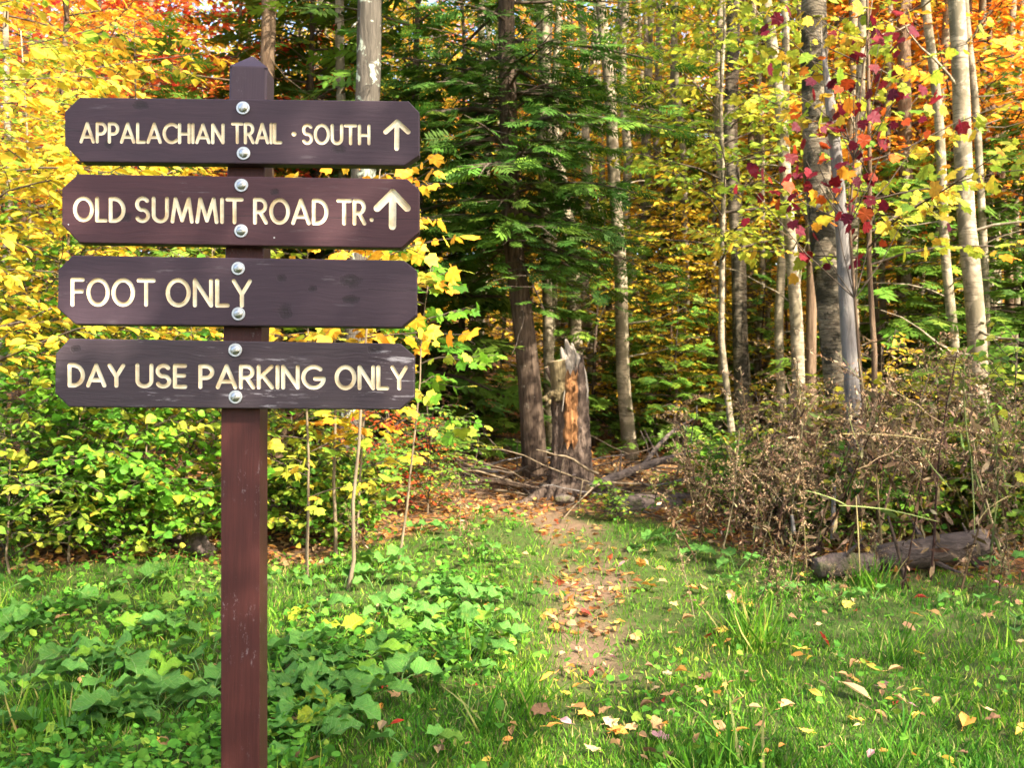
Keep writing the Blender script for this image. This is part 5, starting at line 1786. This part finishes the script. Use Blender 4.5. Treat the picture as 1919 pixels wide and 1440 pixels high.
# ---------------------------------------------------------------- broad burdock leaves in the verge
def burdock_mat():
    m, nt, out = new_mat('burdock_leaf')
    info = nd(nt, 'ShaderNodeObjectInfo')
    co = nd(nt, 'ShaderNodeTexCoord').outputs['Object']
    sep = nd(nt, 'ShaderNodeSeparateXYZ', {0: co})
    ax = math_n(nt, 'ABSOLUTE', sep.outputs[0])
    mid = ramp(nt, ax, [(.0, 1.0), (.012, 0.0)])
    side = math_n(nt, 'SINE', math_n(nt, 'MULTIPLY', math_n(nt, 'SUBTRACT', sep.outputs[1], math_n(nt, 'MULTIPLY', ax, .75)), 42.0))
    sv = ramp(nt, side, [(.93, 0.0), (.99, .7)])
    n = noise_n(nt, co, 9, 4)
    c = mixc(nt, n, (.070, .215, .036), (.14, .32, .05))
    c = mixc(nt, 1.0, c, info.outputs['Color'], 'MULTIPLY')
    c = mixc(nt, math_n(nt, 'MAXIMUM', mid, math_n(nt, 'MULTIPLY', sv, .6)), c, (.27, .40, .15))
    spots_ = noise_n(nt, co, 26, 3)
    c = mixc(nt, ramp(nt, spots_, [(.64, 0.0), (.70, .8)]), c, (.20, .15, .05))
    c = mixc(nt, ramp(nt, noise_n(nt, co, 3.5, 3), [(.56, 0.0), (.75, .6)]), c, (.26, .32, .05))
    bp = nd(nt, 'ShaderNodeBump', {'Height': math_n(nt, 'SUBTRACT', noise_n(nt, co, 20, 3), math_n(nt, 'MULTIPLY', sv, .6)), 'Strength': .5, 'Distance': .03})
    p = nd(nt, 'ShaderNodeBsdfPrincipled', {'Base Color': c, 'Roughness': .62, 'Specular IOR Level': .16, 'Normal': bp.outputs[0]})
    tl = nd(nt, 'ShaderNodeBsdfTranslucent', {'Color': c})
    mx = nd(nt, 'ShaderNodeMixShader', {0: .28, 1: p.outputs[0], 2: tl.outputs[0]})
    nt.links.new(mx.outputs[0], out.inputs[0])
    return m


M['burdock'] = burdock_mat()
BLEAF = []
for k in range(6):
    rng = np.random.default_rng(300 + k)
    nu, nv = 11, 14
    V = []
    ph = rng.uniform(0, 6)
    for i in range(nv):
        v = i / (nv - 1)
        y = v ** .92
        half = .43 * math.sqrt(max(0.0, 1 - ((v - .42) / .585) ** 2)) * (1 - .22 * v)
        for j in range(nu):
            f = j / (nu - 1) * 2 - 1
            edge = abs(f) ** 3
            wv = .075 * math.sin(v * 15 + ph + (1.5 if f > 0 else 0)) * edge
            x = f * half * (1 + .08 * math.sin(v * 23 + ph * 2) * edge)
            back = -.16 * edge * max(0, 1 - v * 3.2)
            z = .22 * abs(f) * half / .4 * .9 - .34 * v * v + .16 * v + wv + .012 * math.sin(9 * v * 3 + f * 3)
            V.append((x, y + back, z))
    i = np.arange(nv - 1)[:, None] * nu + np.arange(nu - 1)[None]
    a = Acc()
    a.add(np.array(V), np.stack([i, i + 1, i + nu + 1, i + nu], -1).reshape(-1, 4))
    a.tube(np.array([(0, .06, -.01), (0, -.1, -.02), (0, -.4, -.22), (0, -.65, -.55)]), [.012, .018, .022, .026], 5, cap=False)
    BLEAF.append(a.mesh('leaf', M['burdock'], smooth=True))

rng = np.random.default_rng(44)
BURD = [  # px, py of the plant's middle, leaf size, count
    (30, 1190, .24, 6), (60, 1290, .22, 4), (130, 1245, .20, 4), (230, 1235, .26, 5), (170, 1320, .18, 3), (120, 1370, .20, 3), (330, 1180, .20, 5), (370, 1265, .22, 5), (300, 1330, .20, 4), (395, 1310, .20, 3), (230, 1355, .20, 3), (180, 1140, .18, 4), (260, 1100, .18, 4), (20, 1110, .22, 4), (90, 1150, .2, 3), (395, 1130, .16, 4), (400, 1215, .18, 3),
    (540, 1090, .18, 4), (590, 1150, .19, 4), (560, 1230, .18, 4), (640, 1060, .17, 4), (700, 1090, .19, 4), (735, 1060, .20, 4), (790, 990, .20, 3), (720, 1150, .18, 5), (650, 1200, .17, 4), (780, 1130, .19, 5), (830, 1170, .20, 5), (880, 1130, .18, 4), (900, 1190, .18, 4), (760, 1210, .18, 4), (690, 1250, .18, 3), (945, 1210, .15, 3), (840, 1090, .15, 3), (540, 1310, .2, 4), (620, 1340, .24, 4), (680, 1320, .20, 3), (740, 1300, .2, 3), (580, 1380, .2, 3), (850, 1020, .15, 3), (930, 1040, .16, 3), (970, 1120, .14, 3), (880, 1260, .15, 3),
    (1250, 1010, .20, 4), (1300, 1040, .16, 3), (1200, 1030, .13, 3), (1340, 1000, .15, 3), (1380, 1060, .14, 3), (1470, 1110, .12, 3), (1560, 1130, .12, 3), (1640, 1120, .12, 3), (1880, 1060, .16, 4), (1800, 1130, .13, 3), (1900, 1180, .14, 3), (1340, 1090, .12, 3),
]


def ground_hit(px, py):
    d = ray(px, py)
    t = 2.0
    while t < 60:
        p = CAM + d * t
        if p.z < g(p.x, p.y):
            return p.x, p.y
        t += .02
    return None


ORD = ['first', 'second', 'third', 'fourth', 'fifth', 'sixth', 'seventh', 'eighth', 'ninth', 'tenth', 'eleventh', 'twelfth', 'thirteenth', 'fourteenth', 'fifteenth', 'sixteenth', 'seventeenth', 'eighteenth', 'nineteenth', 'twentieth', 'twenty-first', 'twenty-second', 'twenty-third', 'twenty-fourth', 'twenty-fifth', 'twenty-sixth', 'twenty-seventh', 'twenty-eighth', 'twenty-ninth', 'thirtieth', 'thirty-first', 'thirty-second', 'thirty-third', 'thirty-fourth', 'thirty-fifth', 'thirty-sixth']
seen_b = {}
_rb = np.random.default_rng(3)
for _ in range(34):
    BURD.append((float(_rb.uniform(0, 400)) if _rb.random() < .45 else float(_rb.uniform(510, 960)), float(_rb.uniform(1090, 1420)), .15, 4))
BURD.sort()
for k, (px, py, L, n) in enumerate(BURD):
    h = ground_hit(px, py + 14)
    if h is None:
        continue
    x, y = h
    gz = g(x, y)
    o = empty('burdock', (x, y, gz))
    for j in range(n):
        az = j * 2.4 + rng.uniform(-.6, .6)
        s = min(L, .19) * .82 * rng.uniform(.55, 1.2)
        c = link('leaf', BLEAF[rng.integers(6)], o)
        r0 = rng.uniform(.02, .06)
        c.location = (math.sin(-az) * r0 * 2, math.cos(az) * r0 * 2, s * .30 + rng.uniform(.01, .05))
        c.rotation_euler = (rng.uniform(-.2, .38), rng.uniform(-.3, .3), az)
        c.scale = (s, s, s)
        u = rng.random()
        b = rng.uniform(.75, 1.2)
        c.color = (b, b, b, 1) if u < .86 else ((1.7 * b, 1.3 * b, .7, 1) if u < .97 else (3.2, 1.5, .5, 1))
    side = 'left of the post' if px < 420 else ('between the post and the trail' if px < 1000 else 'right of the trail')
    near = 'nearest' if py > 1290 else ('middle' if py > 1120 else 'rear')
    seen_b[(near, side)] = seen_b.get((near, side), -1) + 1
    tag(o, f'{ORD[seen_b[(near, side)]]} burdock rosette from the left in the {near} verge {side}', 'plant', f'burdock rosettes, {near} verge {side}')

# ---------------------------------------------------------------- grass, ground cover and leaf litter
def scatter(rng, n, y0, y1, margin=.35, power=1.6):
    """points in the ground wedge the camera overlooks, denser close by"""
    u = rng.random(n)
    y = (y0 ** (1 - power) + u * (y1 ** (1 - power) - y0 ** (1 - power))) ** (1 / (1 - power))
    x = rng.uniform(-1, 1, n) * (.56 * y + margin)
    return x, y


rng = np.random.default_rng(55)
T_BLADE = tmpl([(-.020, 0, 0), (.020, 0, 0), (-.019, .42, .03), (.019, .42, .03), (-.013, .76, .13), (.013, .76, .13), (0, 1, .28)], q=[(0, 1, 3, 2), (2, 3, 5, 4)], t=[(4, 5, 6)])


def grass_layer(n, lo, hi, thresh, wide=1.0, name='grass', lab='', tuft=None, seedc=0, tilt=.45):
    if tuft is None:
        x, y = scatter(rng, n, 2.9, 8.6)
    else:
        cx, cy, per = tuft
        x = np.repeat(cx, per) + rng.normal(0, .045, len(cx) * per)
        y = np.repeat(cy, per) + rng.normal(0, .045, len(cx) * per)
    keep = rng.random(len(x)) < (1 - forest_amount(x, y) * .93) * (1 - .85 * soil_amount(x, y)) * np.clip(.75 + .5 * vnoise(x, y, 1.4, 8), .2, 1)
    x, y = x[keep], y[keep]
    n = len(x)
    pos = np.stack([x, y, G(x, y) - .004], -1)
    dd = np.stack([rng.normal(0, tilt, n), rng.normal(0, tilt, n), np.ones(n)], -1)
    nr = rng.normal(0, 1, (n, 3)) * np.array([1, 1, .1])
    ln = rng.uniform(lo, hi, n) * (1 + .35 * vnoise(x, y, 2.2, 4))
    base = np.array([(.068, .19, .012), (.115, .265, .017), (.05, .15, .016), (.22, .35, .035), (.40, .35, .11)])
    cs = base[rng.choice(5, n, p=[.34, .29, .14, .16, .07])] * rng.uniform(.75, 1.3, (n, 1))
    big = vnoise(x, y, .9, 11)[:, None]
    cs = cs * (1 + .30 * big * np.array([[1.4, .6, .3]]))
    a = Acc()
    tv, tq, tt = T_BLADE
    tv = tv.copy()
    tv[:, 0] *= wide
    a.leaves((tv, tq, tt), pos, dd, nr, ln, cs)
    o = a.build(name, M['grassblade'])
    tag(o, lab, 'grass', None, 'stuff')


grass_layer(135000, .022, .06, 1, 2.6, 'grass', 'short green grass covering the verge on both sides of the trail')
_cx, _cy = scatter(rng, 30, 3.0, 6.6)
_cx = np.concatenate([_cx, [at(1630, 1100, 5.9).x, at(1610, 1100, 6.0).x, at(1650, 1100, 5.9).x, at(120, 1400, 3.9).x, at(60, 1400, 3.9).x, at(200, 1420, 3.7).x, at(90, 1440, 3.6).x]])
_cy = np.concatenate([_cy, [5.9, 6.0, 5.9, 3.9, 3.9, 3.7, 3.6]])
grass_layer(0, .10, .26, 1, .9, 'tall_grass', 'taller grass tufts standing in the verge', tuft=(_cx, _cy, 34), tilt=.35)

# small round-leaved ground cover
x, y = scatter(rng, 26000, 2.9, 8.2)
dens = (1 - forest_amount(x, y) * .8) * (1 - .95 * soil_amount(x, y)) * np.where(np.abs(x - path_x(y) - .35) < .75, .25, 1.0) * smooth01(.45 + .9 * vnoise(x, y, 1.1, 15)) * np.where(x > .9, .35, 1.0)
k = rng.random(len(x)) < dens
x, y = x[k], y[k]
n = len(x)
a = Acc()
pos = np.stack([x, y, G(x, y) + rng.uniform(.03, .11, n)], -1)
dd = np.stack([rng.normal(0, 1, n), rng.normal(0, 1, n), rng.normal(-.1, .2, n)], -1)
nr = np.array([0, 0, 1.]) + .55 * rng.standard_normal((n, 3))
base = np.array([(.09, .26, .025), (.15, .34, .035), (.06, .18, .02), (.28, .40, .045)])
cs = base[rng.choice(4, n, p=[.4, .3, .2, .1])] * rng.uniform(.75, 1.25, (n, 1))
sz = rng.uniform(.016, .05, n) * np.where(x > .6, .75, 1.0)
wh = rng.choice(3, n, p=[.5, .3, .2])
for j_, T_ in enumerate((T_BROAD, T_MAPLE, T_ROUND)):
    a.leaves(T_, pos[wh == j_], dd[wh == j_], nr[wh == j_], sz[wh == j_], cs[wh == j_])
tag(a.build('ground_cover', M['grassblade']), 'low round-leaved weeds mixed into the grass', 'ground cover', None, 'stuff')

# leaf litter of the forest floor and the trail
x, y = scatter(rng, 46000, 5.2, 24, 1.0, 1.5)
f = forest_amount(x, y)
k = rng.random(len(x)) < np.maximum(f, soil_amount(x, y) * .45) * np.clip(.65 + .6 * vnoise(x, y, 1.3, 21), .1, 1)
x, y = x[k], y[k]
n = len(x)
LIT = np.array([(.42, .19, .055), (.55, .27, .07), (.30, .13, .05), (.50, .34, .16), (.62, .40, .09), (.22, .11, .055), (.45, .10, .04)])
T_CURL = tmpl([(0, 0, 0), (.28, .4, .16), (0, .5, -.03), (0, 1, .10), (-.28, .4, .14)], t=[(0, 1, 2), (1, 3, 2), (0, 2, 4), (2, 3, 4)])
a = Acc()
pos = np.stack([x, y, G(x, y) + rng.uniform(.004, .03, n)], -1)
dd = np.stack([rng.normal(0, 1, n), rng.normal(0, 1, n), rng.normal(0, .22, n)], -1)
nr = np.array([0, 0, 1.]) + .45 * rng.standard_normal((n, 3))
a.leaves(T_CURL, pos, dd, nr, rng.uniform(.035, .085, n), LIT[rng.choice(7, n, p=[.22, .22, .16, .14, .12, .09, .05])] * rng.uniform(.7, 1.25, (n, 1)))
tag(a.build('leaf_litter', M['leaf']), 'brown and orange leaf litter on the forest floor and trail', 'leaf litter', None, 'stuff')

# ---------------------------------------------------------------- single fallen leaves on grass and trail
FL = []
for k in range(7):
    r = np.random.default_rng(400 + k)
    base_t = T_MAPLE if k in (2, 5) else T_OVATE
    V = base_t[0].copy()
    V[:, 1] -= .5
    if k in (1, 4, 6):
        V[:, 2] += (1.0 + .5 * (k == 6)) * V[:, 0] ** 2 * 2.2
    V[:, 2] += .25 * (k % 3) * V[:, 1] ** 2 + .04 * r.standard_normal(len(V))
    a = Acc()
    a.add(V, base_t[1], base_t[2])
    a.tube(np.array([(0, -.5, .0), (.03, -.68, .02), (.02, -.85, .05)]), [.018, .014, .012], 3, cap=False)
    FL.append(a.mesh('fallen_leaf', M['leaf_obj'], smooth=False))
FCOL = [('tan', (.50, .28, .12), 7), ('buff', (.58, .40, .20), 4), ('orange', (.68, .30, .06), 3), ('yellow', (.78, .52, .08), 3), ('brown', (.30, .16, .08), 2), ('red', (.50, .05, .035), .7), ('pink', (.60, .30, .30), .5)]
NAMED = [(1605, 1316, .15, 'buff', 3, 'largest pale curled leaf on the grass at right'), (1810, 1365, .12, 'orange', 1, 'long orange-tan leaf near the right edge'), (1232, 1392, .08, 'pink', 2, 'pink maple leaf on the near grass beside the trail'), (885, 1298, .06, 'red', 0, 'red leaf in the lime ground cover left of the trail'), (745, 1375, .06, 'red', 4, 'red curled leaf in the near grass'), (1546, 1218, .08, 'red', 5, 'red and gold maple leaf on the grass right of the trail'),
         (715, 1380, .085, 'buff', 3, 'whitish leaf standing in the near burdock'), (1636, 1268, .07, 'yellow', 0, 'yellow leaf beside a round clover leaf at right'), (1680, 1266, .08, 'tan', 1, 'tan leaf next to the yellow leaf at right'), (1216, 1112, .09, 'orange', 2, 'rust leaf lying right of the trail'), (75, 1148, .09, 'buff', 2, 'cream leaf on the burdock at left'), (352, 1420, .05, 'red', 0, 'dark red leaf at the lower left near the post'), (1085, 1340, .09, 'tan', 1, 'tan leaf in the middle of the near trail'), (1025, 1290, .08, 'orange', 4, 'orange leaf left of the near trail'), (545, 1435, .10, 'brown', 3, 'big brown leaf beside the post at the lower border')]
cmap = {c: v for c, v, _ in FCOL}
rng = np.random.default_rng(66)


def lay(px, py, size, cname, shape, lab, grp):
    h = ground_hit(px, py)
    if h is None:
        return
    x, y = h
    o = link('fallen_leaf', FL[shape])
    o.location = (x, y, g(x, y) + .022 + rng.uniform(0, .025) * (1 - float(soil_amount(x, y))))
    o.rotation_euler = (rng.normal(0, .35), rng.normal(0, .35), rng.uniform(0, 6.28))
    o.scale = (size * rng.uniform(.7, 1.0), size, size)
    b = rng.uniform(.75, 1.25)
    c = cmap[cname]
    o.color = (c[0] * b, c[1] * b, c[2] * b, 1)
    tag(o, lab, 'leaf', grp)


for (px, py, s, cn, sh_, lab) in NAMED:
    lay(px, py, s, cn, sh_, lab, 'fallen leaves on the verge')
ws = np.array([w for _, _, w in FCOL])
cnt = 0
prev = (1100, 1200)
while cnt < 280:
    u = rng.random()
    px = rng.uniform(0, 1919) if u < .45 else (1130 + rng.normal(0, 190) if u < .75 else rng.uniform(900, 1919))
    py = 1010 + 430 * rng.random() ** .75
    if rng.random() < .4:
        px, py = prev[0] + rng.normal(0, 45), prev[1] + rng.normal(0, 22)
        if not (1010 < py < 1440):
            continue
    if not (0 < px < 1919) or (px < 1000 and py < 1080):
        continue
    if 400 < px < 505:
        continue
    h = ground_hit(px, py)
    if h is None:
        continue
    fo, so = float(forest_amount(*h)), float(soil_amount(*h))
    if fo > .6:
        continue
    cn = FCOL[rng.choice(7, p=ws / ws.sum())][0]
    zone = 'dirt trail' if so > .5 else ('grass left of the post' if px < 410 else ('grass left of the trail' if px < 1040 else 'grass right of the trail'))
    near = 'close by' if py > 1290 else ('midway' if py > 1130 else 'farther off')
    lay(px, py, rng.uniform(.028, .075), cn, int(rng.integers(7)), f'{cn} fallen leaf on the {zone}, {near}', f'{cn} leaves on the {zone}, {near}')
    prev = (px, py)
    cnt += 1
